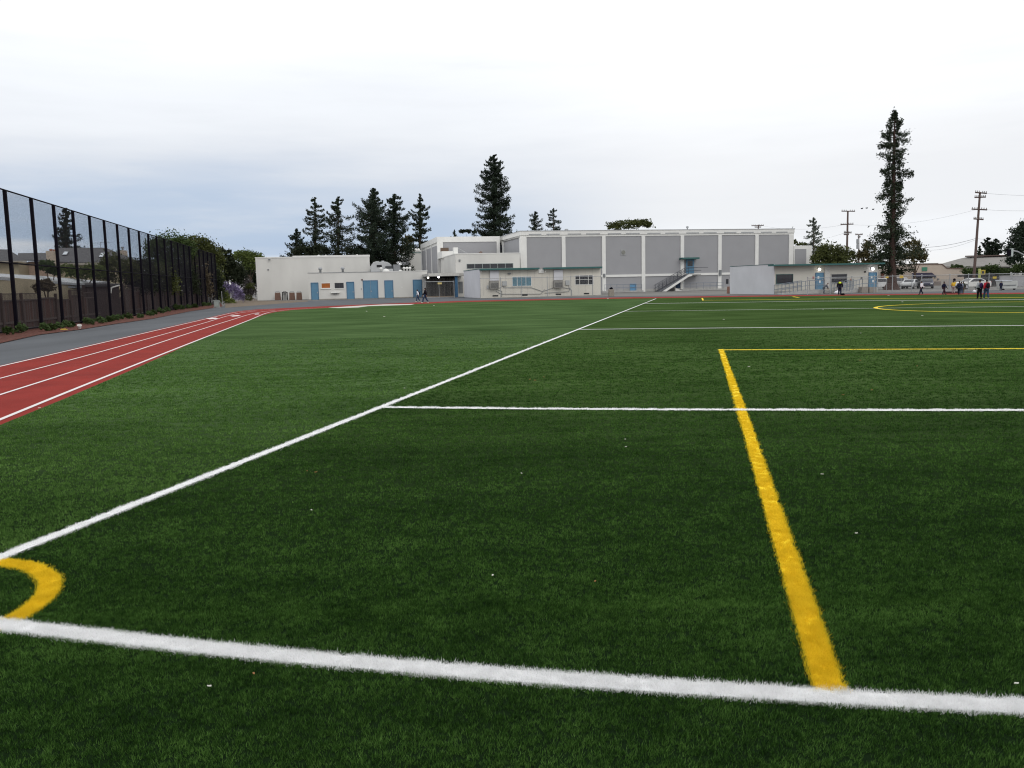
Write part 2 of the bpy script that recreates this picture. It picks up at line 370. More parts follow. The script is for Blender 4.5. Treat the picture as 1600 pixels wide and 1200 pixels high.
for k, l in enumerate(lanes):
    q = smooth_line([G(*p) for p in l]); q = [ext(q[20], q[0], 30)] + q
    ribbon('lane_line', q, [.075, .06, .065, .075][k], .010, LP)
for a, b_, c_, d_ in [((322, 497.4), (337, 496.6), (341, 498.2), (327, 499.1)), ((359, 493.6), (372, 492.6), (377, 493.8), (364, 494.9)), ((397, 490.6), (404, 490.2), (406, 491.2), (399, 491.6))]:
    sheet('lane_mark', [G(*a), G(*b_), G(*c_), G(*d_)], .011, LP)
sheet('pale_runway_strip', [G(*p) for p in [(512, 481), (535, 479.6), (560, 478), (600, 475.8), (648, 475.2), (642, 476.6), (575, 478.6), (560, 480.6), (530, 481.6)]], .014, mat('pale_runway', (.55, .52, .47), .9, .08, 2))
sheet('bark_mulch_bed', apron + [G(345, 474), ext(G(344, 474), G(22, 517), 40)], .02, mat('red_bark_mulch', (.085, .024, .016), .95, .4, 9, bump=1, col2=(.17, .06, .04), detail=8))
sheet('dirt_verge', [G(352, 481), G(390, 478), G(481, 471), G(481, 469.5), G(404, 470), G(396, 465), G(352, 474)], .002, mat('brown_dirt', (.16, .125, .09), .95, .3, 3, bump=.5))

# ------------------------------------------------------------------ turf fibres close to the camera (real blades)
rs = np.random.RandomState(4)
def seg_dist(Q, pts):
    pts = np.array(pts); best = np.full(len(Q), 9.)
    for a, b_ in zip(pts[:-1], pts[1:]):
        ab = b_ - a; t = np.clip(((Q - a) @ ab) / (ab @ ab), 0, 1); best = np.minimum(best, np.hypot(*(Q - a - t[:, None] * ab).T))
    return best
n_near = 52000; n_far = 150000; TUFT = 9
u = rs.rand(n_near); d1 = np.sqrt(2.15 ** 2 + u * (4 ** 2 - 2.15 ** 2))
u = rs.rand(n_far); d2 = 4 * (30 / 4) ** (u ** 1.35)
D = np.r_[d1, d2]; XX = (rs.rand(len(D)) * 2 - 1) * (.68 * D + .35)
D = np.repeat(D, TUFT); XX = np.repeat(XX, TUFT); s_ = .0065 * np.maximum(1, D / 4) ** .9; XX = XX + rs.randn(len(XX)) * s_; D = D + rs.randn(len(D)) * s_
Q = np.c_[XX, D]
_ip = sorted([tuple(p) for p in inner[:12]], key=lambda p: p[1]); keep = (rs.rand(len(D)) > (D - 15) / 14) & (XX > np.interp(D, [p[1] for p in _ip], [p[0] for p in _ip]) + .03)   # turf only, not the track
Q = Q[keep]; XX = XX[keep]; D = D[keep]
left = (Q - S0) @ nS < 0
isW = (seg_dist(Q, lineA[::6] + [lineA[-1]]) < .060 + rs.randn(len(Q)) * .005) | (seg_dist(Q, lineS) < .05) | (seg_dist(Q, [lineB[0], lineB[25], lineB[-2]]) < .065)
isY = ((seg_dist(Q, [yelY[0], yelY[len(yelY)//3], yelY[-1]]) < .058) | ((np.abs(np.hypot(*(Q - arc_c).T) - arc_r) < .057) & (((Q - S0) @ nS) > 0) & (Q[:, 1] > 4.17 - .23 * (Q[:, 0] + 3.1)))) & ~isW
sA, sB = G(340, 766), G(1600, 798)
drop = (seg_dist(Q, [yelD[0], yelD[-1]]) < .11) | (seg_dist(Q, [lineC[0], lineC[-1]]) < .11) | ((seg_dist(Q, [sA, sB]) < .016) & (rs.rand(len(Q)) < .75))   # far lines and a seam between turf rolls
isW &= ~drop; isY &= ~drop
def blades(name, sel, m, hmul=1.0, label=None, lean=.55, wmul=1.0):
    q = Q[sel]; k = len(q); s = np.maximum(1, q[:, 1] / 4) ** .85
    w = .0029 * s * wmul * (.7 + .6 * rs.rand(k)); h = .0155 * hmul * (.65 + .7 * rs.rand(k)) * (1 + .12 * (s - 1)); a = rs.rand(k) * 2 * np.pi
    la = rs.rand(k) * 2 * np.pi; ll = h * lean * (.3 + 1.2 * rs.rand(k)); dx = np.c_[np.cos(a), np.sin(a)] * (w / 2)[:, None]
    base = np.c_[q, np.full(k, .008)]; V = np.empty((k, 3, 3)); V[:, 0] = base; V[:, 1] = base; V[:, 0, :2] -= dx; V[:, 1, :2] += dx
    V[:, 2] = base; V[:, 2, 0] += np.cos(la) * ll + ll * .15; V[:, 2, 1] += np.sin(la) * ll - ll * .25; V[:, 2, 2] += h
    o = raw_mesh(name, V.reshape(-1, 3), np.arange(3 * k).reshape(-1, 3), m); return tag(o, kind='stuff', label=label)
def fibre_mat(name, dark, mid, lite):
    M = bpy.data.materials.new(name); M.use_nodes = True; t = M.node_tree; b = t.nodes['Principled BSDF']; L_ = t.links.new
    tcn = t.nodes.new('ShaderNodeTexCoord'); geo = t.nodes.new('ShaderNodeNewGeometry'); acc = None
    for sc_, st_, amp in ((.45, (.6, 1.6, 1), .55), (3.2, (1, 1.5, 1), .55), (26, (1, 1, 1), .65)):
        mp = t.nodes.new('ShaderNodeMapping'); mp.inputs['Scale'].default_value = st_; L_(tcn.outputs['Object'], mp.inputs[0])
        n = t.nodes.new('ShaderNodeTexNoise'); n.inputs['Scale'].default_value = sc_; n.inputs['Detail'].default_value = 3; L_(mp.outputs[0], n.inputs['Vector'])
        a = t.nodes.new('ShaderNodeMath'); a.operation = 'MULTIPLY_ADD'; L_(n.outputs['Fac'], a.inputs[0]); a.inputs[1].default_value = amp
        if acc is None: a.inputs[2].default_value = -.5 * (.55 + .55 + .65) + .22
        else: L_(acc, a.inputs[2])
        acc = a.outputs[0]
    a = t.nodes.new('ShaderNodeMath'); a.operation = 'MULTIPLY_ADD'; L_(geo.outputs['Random Per Island'], a.inputs[0]); a.inputs[1].default_value = .55; L_(acc, a.inputs[2])
    cr_ = t.nodes.new('ShaderNodeValToRGB'); e = cr_.color_ramp.elements; e[0].position = .08; e[0].color = (*dark, 1); e[1].position = .95; e[1].color = (*lite, 1); m_ = cr_.color_ramp.elements.new(.5); m_.color = (*mid, 1)
    L_(a.outputs[0], cr_.inputs[0]); L_(cr_.outputs[0], b.inputs['Base Color']); b.inputs['Roughness'].default_value = .7; b.inputs['Specular IOR Level'].default_value = .08
    out = t.nodes['Material Output']; tr = t.nodes.new('ShaderNodeBsdfTranslucent'); ms = t.nodes.new('ShaderNodeMixShader'); L_(cr_.outputs[0], tr.inputs[0]); ms.inputs[0].default_value = .25; L_(b.outputs[0], ms.inputs[1]); L_(tr.outputs[0], ms.inputs[2]); L_(ms.outputs[0], out.inputs[0])
    return M
FIB = fibre_mat('turf_fibre', (.004, .013, .003), (.034, .092, .014), (.155, .30, .066))
FIBL = fibre_mat('turf_fibre_light', (.014, .042, .007), (.072, .158, .030), (.22, .38, .10))
FW = mat('white_fibre', (.86, .86, .86), .7, .04, 8, island=.5, transl=.5, col2=(.96, .96, .96), spec=.2)
FY = mat('yellow_fibre', (.78, .55, .012), .7, .1, 8, island=.5, transl=.45, col2=(.96, .76, .05), spec=.2)
blades('turf_grass', ~isW & ~isY & ~left & ~drop, FIB, label='dark green artificial grass fibres of the pitch in the foreground')
blades('turf_grass', ~isW & ~isY & left & ~drop, FIBL, label='lighter green artificial grass fibres left of the white sideline')
# painted fibres are more tightly packed: add copies
Qs = Q; extra = []
pw = np.repeat(Q[isW], 4, 0) + rs.randn(4 * isW.sum(), 2) * .012
py_ = np.repeat(Q[isY], 4, 0) + rs.randn(4 * isY.sum(), 2) * [.008, .013]
Q = pw; blades('white_line_fibres', np.ones(len(pw), bool), FW, 1.0, 'short white turf fibres forming the pitch lines', .7, 1.2)
Q = py_; blades('yellow_line_fibres', np.ones(len(py_), bool), FY, 1.0, 'short yellow turf fibres forming the box line and corner arc', .7, 1.2)

# litter on the turf
LIT = mat('pale_litter', (.55, .54, .48), .7, .1, 20); LEAFB = mat('dead_leaf', (.28, .14, .05), .8, .3, 20)
lit = [(632, 609, 0), (828, 595, 1), (836, 596.5, 1), (850, 591.5, 1), (977, 690, 0), (978, 702, 0), (815, 744, 0), (487, 802, 0), (770, 905.5, 0), (1284.5, 745.5, 0), (1338, 839, 0), (1170, 575, 0), (1317, 620, 2),
       (480, 740, 1), (494, 742, 1), (328, 1081, 0), (397, 1061, 1), (1588, 1077, 0), (1345, 522, 0), (1286, 485, 0), (1441, 494, 0), (930, 915, 1), (1131, 500, 0), (1410, 472.5, 0), (1433, 574, 1), (1388, 462, 0),
       (1305, 467.8, 0), (678, 478, 0), (573, 487, 0), (600, 495.5, 0), (1362, 612, 1), (950, 467.2, 0), (62, 640, 0), (1344, 565, 1)]
for i, (x, y, k) in enumerate(lit):
    p = G(x, y); r = random.Random(i); s = (.006 + .0009 * p[1]) if k == 0 else (.005 + .0009 * p[1])
    b = MB(); a = r.random() * 6.28; pts = []
    for j in range(6):
        t = j / 6 * 6.283; q = (math.cos(t) * s * (1 + .4 * r.random()), math.sin(t) * s * .45 * (1 + .4 * r.random())); pts.append((q[0] * math.cos(a) - q[1] * math.sin(a), q[0] * math.sin(a) + q[1] * math.cos(a)))
    b.add([(x_, y_, .002 + .3 * s * (j % 2)) for j, (x_, y_) in enumerate(pts)] + [(0, 0, .4 * s)] + [(x_, y_, 0) for x_, y_ in pts], [(j, (j + 1) % 6, 6) for j in range(6)] + [(7 + j, 7 + (j + 1) % 6, (j + 1) % 6, j) for j in range(6)])
    nth = sum(1 for q in lit[:i] if q[2] == 1)
    o = b.build('litter' if k == 0 else 'fallen_leaf', LIT if k == 0 else LEAFB); o.location = (p[0], p[1], .024)
    tag(o, {0: 'small pale scrap of litter lying on the green turf', 1: 'small brown fallen leaf on the turf, ' + (['left one of a close pair in mid field', 'right one of a close pair in mid field', 'just above the close pair in mid field', 'left one of two below the sideline', 'right one of two below the sideline', 'near the camera below the white end line', 'faint one in the lower middle of the field', 'just inside the yellow box line', 'right of centre inside the yellow box', 'close to the yellow box line at right'] + ['elsewhere'] * 9)[nth], 2: 'dark curled leaf on the turf inside the yellow box, right of its corner'}[k], 'litter' if k == 0 else 'leaf', {0: 'scraps of litter on the turf', 1: 'brown leaves on the turf'}.get(k))

# ------------------------------------------------------------------ the tall chain-link ball fence
fb, fe = G(22, 521), G(344, 475); FD = (fe - fb) / np.linalg.norm(fe - fb); FL = np.linalg.norm(fe - fb); FH = 6.05
frot = math.atan2(FD[1], FD[0])
fence = empty('ball_fence', (fb[0], fb[1], 0), frot, 'tall black chain-link ball fence running along the mulch bed beside the red track', 'fence')
SP = 3.27; k0 = -3; nb = int(FL / SP) + 1
xs = [.38 + SP * k for k in range(k0, nb + 1)]; xs = [x for x in xs if x < FL + .5]
post = MB().box(-.066, .066, -.066, .066, 0, FH - .04).box(-.1, .1, -.1, .1, 0, .03).build('post', BLACKM, fence)
for i, x in enumerate(xs):
    o = post if i == 0 else post.copy()
    if i: COL.objects.link(o)
    o.location = (x, 0, 0)
for z in (FH - .03, 2.97, .12):
    MB().tube((xs[0], 0, z), (xs[-1], 0, z), .035, n=6).build('rail', BLACKM, fence)
def mesh_wires(w, h, pitch, r):                        # woven diagonals of one bay
    b = []; F = []; n = 0
    step = pitch * math.sqrt(2)
    for sgn in (1, -1):
        k = int((w + h) / step) + 1
        for i in range(k):
            s = (i + .5) * step
            if sgn > 0:  # from (s-h, 0)..(s, h)
                x0, z0, x1, z1 = s - h, 0, s, h
                if x0 < 0: z0 = -x0; x0 = 0
                if x1 > w: z1 = h - (x1 - w); x1 = w
            else:
                x0, z0, x1, z1 = s, 0, s - h, h
                if x0 > w: z0 = x0 - w; x0 = w
                if x1 < 0: z1 = h + x1; x1 = 0
            if z1 - z0 < .02: continue
            for dx_, dy_ in ((-r, 0), (r, 0), (0, r * 1.5)):
                b.append((x0 + dx_, dy_, z0)); b.append((x1 + dx_, dy_, z1))
            F += [(n, n + 1, n + 3, n + 2), (n + 2, n + 3, n + 5, n + 4), (n + 4, n + 5, n + 1, n)]; n += 6
    return np.array(b), np.array(F)
V, F = mesh_wires(SP, FH - .1, .052, .0026)
WIRE = mat('black_vinyl_wire', (.02, .018, .025), .8, .1, 5, spec=.1)
panel = raw_mesh('chain_link_panel', V, F, WIRE, fence)
for i, x in enumerate(xs[:-1]):
    o = panel if i == 0 else panel.copy()
    if i: COL.objects.link(o)
    o.location = (x, .08, .05)

# wooden fence behind it
wf0 = fb + np.array([-FD[1], FD[0]]) * 1.1
wf = empty('board_fence', (wf0[0], wf0[1], 0), frot, 'weathered brown board fence with lattice top behind the tall chain-link fence', 'fence')
rnd = random.Random(3); bay = 2.6; x = -11.0; i = 0
boardm = [WOOD, mat('weathered_wood_grey', (.11, .088, .08), .9, .3, 4, bump=.3, stretch=(6, 6, .5)), mat('weathered_wood_red', (.10, .055, .045), .9, .3, 4, bump=.3, stretch=(6, 6, .5))]
while x < FL - 3:
    hh = [1.36, 1.36, 1.42, 1.30, 1.5][i % 5] + (0 if x < 25 else .35)
    part('fence_post', WOOD, wf, (x - .06, x + .06, -.09, .03, 0, hh + .36))
    nbd = 17; b = [MB(), MB(), MB()]
    for k in range(nbd):
        xa = x + .07 + k * (bay - .14) / nbd; b[rnd.randrange(3)].box(xa, xa + (bay - .14) / nbd - .008, 0 + rnd.uniform(0, .012), .025, .06, hh + rnd.uniform(-.02, .02))
    for k in range(3): o = b[k].build('board_panel', boardm[k], wf); o['kind'] = 'stuff'
    part('rail', boardm[1], wf, (x + .06, x + bay - .06, -.04, -.001, hh - .02, hh + .05)); part('rail', boardm[1], wf, (x + .06, x + bay - .06, -.05, -.002, .32, .42))
    b = MB()
    if i % 9 < 7:
        for k in range(36): xa = x + .07 + k * .07; b.add([(xa, .01, hh + .05), (xa + .02, .01, hh + .05), (xa + .25, .01, hh + .30), (xa + .23, .01, hh + .30)], [(0, 1, 2, 3)]); b.add([(xa + .23, .017, hh + .05), (xa + .25, .017, hh + .05), (xa + .02, .017, hh + .30), (xa, .017, hh + .30)], [(0, 1, 2, 3)])
        b.box(x + .06, x + bay - .06, -.02, .04, hh + .30, hh + .34)
        o = b.build('lattice', boardm[1], wf); o['kind'] = 'stuff'
    x += bay; i += 1
# back run of the fence crossing behind the trees
# ------------------------------------------------------------------ vegetation
LEAFM = {}
def leafmat(key, a, b_):
    if key not in LEAFM: LEAFM[key] = mat('foliage_' + key, a, .7, .3, .5, col2=b_, island=.55, transl=.2, spec=.2, detail=3)
    return LEAFM[key]
leafmat('conifer', (.014, .024, .017), (.048, .070, .042)); leafmat('redwood', (.018, .028, .018), (.058, .078, .044)); leafmat('greycon', (.10, .12, .10), (.22, .25, .20))
leafmat('olive', (.025, .036, .010), (.11, .125, .035)); leafmat('bright', (.03, .055, .012), (.15, .19, .05)); leafmat('dark', (.008, .014, .007), (.035, .045, .02))
leafmat('autumn', (.04, .038, .015), (.15, .13, .055)); leafmat('brown', (.05, .042, .025), (.14, .11, .07)); leafmat('hedge', (.02, .04, .012), (.075, .115, .03)); leafmat('shrub', (.025, .05, .015), (.13, .20, .07))
leafmat('purple', (.10, .08, .17), (.34, .28, .46)); leafmat('greybrown', (.05, .045, .045), (.15, .13, .13)); leafmat('yellowgreen', (.05, .08, .015), (.22, .26, .06))
def leaf_tris(C, s, rs_, flat=1.0):
    k = len(C); A = rs_.randn(k, 3); A /= np.linalg.norm(A, axis=1)[:, None]; B = rs_.randn(k, 3); B -= A * (A * B).sum(1)[:, None]; B /= np.linalg.norm(B, axis=1)[:, None]
    s = s * (.6 + .8 * rs_.rand(k))[:, None]; A[:, 2] *= flat; B[:, 2] *= flat
    V = np.empty((k, 4, 3)); V[:, 0] = C - A * s * .8; V[:, 1] = C + B * s * .45; V[:, 2] = C + A * s * .8; V[:, 3] = C - B * s * .45
    return V.reshape(-1, 3), np.arange(4 * k).reshape(-1, 4)
def conifer(px, ytop, d, half, label, ybase=None, style='dense', key='conifer', leaves=3500, seed=1, lean=0, bare=.08, trunk_r=None, group='conifers beyond the school', bark=None, power=.9, name='conifer_tree', levels=None, ybot=None):
    rs_ = np.random.RandomState(seed); b = column(px, d, 440); top = P(px, ytop, d); H = float(top[2]); W = half * 1.03 * d / FOC; zv = max(.15, float(P(px, ybot, d)[2]) / H) if ybot else bare; leaves = int(leaves * 4.2)
    t = empty(name, (b[0], b[1], 0), 0, label, 'tree', group)
    tr = MB(); r0 = trunk_r or H * .014 + .08; lx = float(top[0] - b[0])
    segs = 8
    for i in range(segs):
        a, c_ = i / segs, (i + 1) / segs
        tr.tube((lx * a, 0, H * a * .985), (lx * c_, 0, H * c_ * .985), r0 * (1 - a) ** .8 + .03, r0 * (1 - c_) ** .8 + .03, n=7, cap=False)
    nbr = int((levels or int(40 + H * 3.2)) * 1.2); C = []; 
    lobes = 1 + .11 * np.sin(rs_.rand() * 9 + np.linspace(0, 1, 50) * (12 + 9 * rs_.rand())) + rs_.randn(50) * .09
    for i in range(nbr):
        tt = (i + rs_.rand()) / nbr; z = H * (bare + (1 - bare) * tt * .995); 
        tv = bare + (1 - bare) * tt; q_ = (1 - tv) / (1 - zv)
        if style == 'dense': prof = min(1.12, q_ ** power * .95 + .05)
        elif style == 'column': prof = min(1, q_ * 2.6 + .10) * (.80 + .2 * min(1, q_))
        else: prof = min(1, (1 - tt) * 2.0 + .1)
        L = W * prof * lobes[int(tt * 49)] * (rs_.uniform(.68, 1.08) if style != 'dense' else rs_.uniform(.7, 1.08))
        a = rs_.rand() * 2 * np.pi; drop = rs_.uniform(-.30, .05) if style == 'dense' else rs_.uniform(-.35, .22)
        dirv = np.array([math.cos(a), math.sin(a)]); 
        tr.tube((lx * z / H, 0, z), (lx * z / H + dirv[0] * L * .8, dirv[1] * L * .8, z + drop * L * .8), .035 + .008 * L, .012, n=4, cap=False)
        k = max(3, int(leaves / nbr * (L / W + .15)))
        s_ = rs_.rand(k) ** .6; side = rs_.randn(k) * L * .11 * (1.15 - s_ * .6)
        up = drop * L * s_ + .40 * L * np.maximum(0, s_ - .6) ** 1.4 * 2 + rs_.randn(k) * (.045 * L + .05) - .05 * L * rs_.rand(k)
        c_ = np.c_[lx * z / H + dirv[0] * L * s_ - dirv[1] * side, dirv[1] * L * s_ + dirv[0] * side, np.minimum(z + up, H)]
        C.append(c_)
    k = 40; C.append(np.c_[rs_.randn(k, 2) * W * .03 + [lx, 0], H * (1 - .05 * rs_.rand(k))])
    k = int(leaves * .14); zz = H * (bare + (1 - bare) * rs_.rand(k)); q_ = np.minimum(1, ((H - zz) / H) / (1 - zv)); C.append(np.c_[rs_.randn(k, 2) * (W * .16 * q_)[:, None] + np.c_[lx * zz / H, zz * 0], zz])
    C = np.vstack(C); tr.build('trunk', bark or BARK, t)
    V, F = leaf_tris(C, max(.12, d * .00125), rs_, .7); raw_mesh('crown', V, F, LEAFM[key], t)
    return t
def broadleaf(lobes, d, label, key='olive', leaves=2500, seed=1, trunk=True, name='broadleaf_tree', cat='tree', group=None, leaf=None, zbase=0, depth=1.0, clump=.2, behind=8):
    """lobes: (px, py, rx, ry) in the photo, all at distance d"""
    rs_ = np.random.RandomState(seed); cx = sum(l[0] for l in lobes) / len(lobes)
    if d == 'fence': d = fdepth(max(l[0] for l in lobes)) + behind
    b = column(cx, d, 440)
    t = empty(name, (b[0], b[1], 0), 0, label, cat, group); C = []; leaves = int(leaves * 1.8); tot = sum(l[2] * l[3] for l in lobes); tr = MB()
    for (x, y, rx, ry) in lobes:
        c_ = P(x, y, d + rs_.uniform(-.3, .3) * rx * d / FOC) - np.array([b[0], b[1], 0]); RX, RY = rx * d / FOC, ry * d / FOC
        n = int(leaves * rx * ry / tot); nc = max(8, n // 22)
        v = rs_.randn(nc, 3); v /= np.linalg.norm(v, axis=1)[:, None]; v[:, 2] = np.where(v[:, 2] < -.5, -v[:, 2] * .6, v[:, 2])
        rr = rs_.uniform(.45, 1.0, nc) ** .6; cc = v * rr[:, None] * np.array([RX, RX * .8 * depth, RY]) + c_
        per = n // nc
        q = np.repeat(cc, per, 0) + rs_.randn(nc * per, 3) * np.array([RX, RX * depth, RY]) * clump * rs_.uniform(.5, 1.1, nc).repeat(per)[:, None]
        q = q[q[:, 2] > .02]; C.append(q)
        if trunk:
            tr.tube((0, 0, max(.3, c_[2] * .45)), tuple(c_), .05 + RX * .03, .02, n=5, cap=False)
    C = np.vstack(C)
    if trunk:
        zt = max(.4, float(C[:, 2].mean()) * .6); tr.tube((0, 0, 0), (0, 0, zt), .09 + zt * .03, .06 + zt * .02, n=7); tr.build('trunk', BARK, t)
    V, F = leaf_tris(C, (leaf or max(.12, d * .0020)) * .75, rs_); raw_mesh('crown' if trunk else 'foliage', V, F, LEAFM[key], t)
    return t

# ------------------------------------------------------------------ houses behind the fence, left
BEIGE = mat('beige_stucco', (.42, .36, .25), .9, .05, 1); EAVE = mat('pale_eave', (.42, .44, .46), .6, .06, 2); TRIMB = mat('blue_grey_trim', (.14, .18, .21), .7, .05, 3)
def fdepth(px):                                       # forward distance of the tall fence under a pixel column
    r_ = ray(px, 450); n_ = np.array([FD[1], -FD[0]]); k_ = (fb @ n_) / (r_[:2] @ n_); return float(k_ * r_[1])
def dA(px): return fdepth(px) + 6.5 + .02 * px
def poly3(name, pts, m, parent, o0, thick=.12):      # a slab with the given 3-D outline, extruded downwards
    pts = [np.array(p, float) - np.array([o0[0], o0[1], 0]) for p in pts]; n = len(pts)
    return MB().add(list(pts) + [p - np.array([0, 0, thick]) for p in pts], [tuple(range(n)), tuple(range(n, 2 * n))[::-1]] + [(i, n + i, n + (i + 1) % n, (i + 1) % n) for i in range(n)]).build(name, m, parent)
oA = column(0, dA(0)); hA = empty('house', (oA[0], oA[1], 0), 0, 'low beige house with pale sloping eave and blue-trimmed window just behind the board fence', 'house')
def relA(x, y, back=0): return P(x, y, dA(x) + back) - np.array([oA[0], oA[1], 0])
wA = [relA(-150, 421), relA(118, 441.5)]
def wallslab(name, m_, par, a, b_, za0, za1, zb0, zb1, th):   # wall from ground point a to b_, heights at each end, thickness away from the camera
    v = np.array([b_[0] - a[0], b_[1] - a[1]]); n = np.array([-v[1], v[0]]) / np.linalg.norm(v) * th; p = []
    for q, z in ((a, za0), (b_, zb0), (b_, zb1), (a, za1)): p.append((q[0], q[1], z))
    for q, z in ((a, za0), (b_, zb0), (b_, zb1), (a, za1)): p.append((q[0] + n[0], q[1] + n[1], z))
    return MB().add(p, [(0, 1, 2, 3), (7, 6, 5, 4), (0, 4, 5, 1), (1, 5, 6, 2), (2, 6, 7, 3), (3, 7, 4, 0)]).build(name, m_, par)
wallslab('wall', BEIGE, hA, wA[0], wA[1], 0, wA[0][2], 0, wA[1][2], .3)
def polyA(name, pts, m_, par, th=.12):
    pts = [relA(*p) for p in pts]; n = len(pts)
    return MB().add(list(pts) + [p - np.array([0, 0, th]) for p in pts], [tuple(range(n)), tuple(range(n, 2 * n))[::-1]] + [(i, n + i, n + (i + 1) % n, (i + 1) % n) for i in range(n)]).build(name, m_, par)
polyA('roof', [(-155, 420.5, -.6), (52, 436.8, -.6), (121, 442.5, -.5), (168, 440, 3), (61, 430.7, 3), (-155, 419, 3)], EAVE, hA, .14)
polyA('lean_to_roof', [(92, 446.5, -.3), (140, 448.5, -.3), (147, 440.8, 2), (100, 440, 2)], EAVE, hA, .1)
a0, a1 = relA(118.5, 450, .4), relA(139, 450, .4); wallslab('wall', BEIGE, hA, a0, a1, 0, relA(119, 444)[2], 0, relA(139, 448.5)[2], .2)
def stripA(name, m_, par, x0, y0, x1, y1, off):       # a flat piece on the wall, given by its pixel box
    a, b_ = relA(x0, (y0 + y1) / 2, off), relA(x1, (y0 + y1) / 2, off); return wallslab(name, m_, par, a, b_, relA(x0, y1, off)[2], relA(x0, y0, off)[2], relA(x1, y1, off)[2], relA(x1, y0, off)[2], .05)
w = stripA('window', TRIMB, hA, 5, 451, 48.5, 470, -.08); stripA('frame', WHITE2, w, 8, 453.5, 46, 470, -.16); stripA('pane', DARKG, w, 10, 456, 26, 470, -.24); stripA('pane', DARKG, w, 29.5, 456, 44, 470, -.24)
# dark shed
hS = empty('shed', (oA[0], oA[1], 0), 0, 'dark brown open shed right of the low beige house behind the board fence', 'shed')
def dS(px): return fdepth(px) + 4
def relS(x, y, b_=0): return P(x, y, dS(x) + b_) - np.array([oA[0], oA[1], 0])
a0, a1 = relS(136, 450), relS(186, 450); wallslab('wall', mat('shed_wall', (.055, .04, .038), .9, .2, 4), hS, a0, a1, 0, relS(136, 445)[2], 0, relS(186, 444.5)[2], .3)
pts = [relS(132, 444.6, -.4), relS(190, 444, -.4), relS(190, 443, 3), relS(132, 442.2, 3)]; MB().add(pts + [p - np.array([0, 0, .15]) for p in pts], [(0, 1, 2, 3), (7, 6, 5, 4), (0, 4, 5, 1), (1, 5, 6, 2), (2, 6, 7, 3), (3, 7, 4, 0)]).build('roof', mat('tar_roof', (.04, .038, .04), .9), hS)
q0, q1, q2 = relS(186, 446, -.6), relS(174, 449.5, -.6), relS(173, 458, -.6); MB().tube(q0, q1, .05).tube(q1, q2, .05).build('downpipe', WHITE2, hS)
# big house with dark hip roof
dB = 86; dR = 94
oB = column(100, dB); hB = empty('house', (oB[0], oB[1], 0), 0, 'large house with dark hip roofs, skylights and pale chimneys behind the low beige house', 'house')
def PB(x, y, d): return P(x, y, d)
zE = float(P(150, 410, dB)[2])
part('wall', BEIGE, hB, (float(P(80, 410, dB)[0] - oB[0]), float(P(212, 410, dB)[0] - oB[0]), .3, 1, 0, zE - .15)); part('wall', BEIGE, hB, (float(P(-60, 410, dB)[0] - oB[0]), float(P(39, 410, dB)[0] - oB[0]), -1.2, 4, 0, float(P(20, 409, dB - 1.5)[2])))
part('wall', mat('tan_siding', (.42, .31, .24), .9, .06, 2), hB, (float(P(39.5, 410, dB)[0] - oB[0]), float(P(79, 410, dB)[0] - oB[0]), .5, 4, 0, float(P(60, 406, dB)[2]) - .12))
def slab(name, pts, m=ROOFG): return poly3(name, pts, m, hB, oB, .1)
slab('roof', [P(84, 409.2, dB), P(222, 410, dB), P(165, 387, dR), P(88, 387.2, dR)])
slab('roof', [P(222, 410, dB), P(205, 406, dR + 6), P(165, 387, dR)])
slab('roof', [P(28, 405.5, dB), P(80, 407, dB), P(80, 395, dB + 4), P(28, 395.5, dB + 4)])
slab('roof', [P(-70, 408.5, dB - 2), P(42, 407, dB - 2), P(12, 389.8, dB + 2), P(-60, 388, dB + 2)])
part('fascia', mat('tan_fascia', (.36, .33, .28), .8), hB, (float(P(84, 409, dB)[0] - oB[0]), float(P(222, 410, dB)[0] - oB[0]), -.06, -.01, zE - .22, zE - .02))
part('fascia', MATS['tan_fascia'], hB, (float(P(-60, 409, dB - 2)[0] - oB[0]), float(P(42, 408, dB - 2)[0] - oB[0]), -2.06, -2.01, float(P(20, 409.5, dB - 2)[2]), float(P(20, 407.6, dB - 2)[2])))
# chimneys
ch = part('chimney', mat('pale_brick', (.45, .38, .31), .9, .1, 3), hB, (float(P(72, 400, dB - 1)[0] - oB[0]), float(P(85, 400, dB - 1)[0] - oB[0]), -1, -.1, 3, float(P(78, 392, dB - 1)[2])))
c0 = float(P(78, 400, dB - 1)[0] - oB[0]); z = float(P(78, 392, dB - 1)[2]); MB().lathe([(.12, 0), (.16, .1), (.14, .2)], 8, (c0 - .12, -.5, z)).lathe([(.12, 0), (.15, .1), (.14, .16)], 8, (c0 + .2, -.5, z)).build('chimney_pot', mat('terracotta', (.3, .12, .07)), ch)
ch = part('chimney', MATS['pale_brick'], hB, (float(P(188.5, 400, dR)[0] - oB[0]), float(P(197, 400, dR)[0] - oB[0]), dR - dB - .5, dR - dB + .4, 3, float(P(190, 391.5, dR)[2])))
c0 = float(P(191.5, 390, dR)[0] - oB[0]); z = float(P(190, 391.5, dR)[2]); MB().lathe([(.10, 0), (.10, .22), (.17, .27), (.17, .40), (.05, .42)], 8, (c0, dR - dB, z)).build('flue_cap', GREYD, ch)
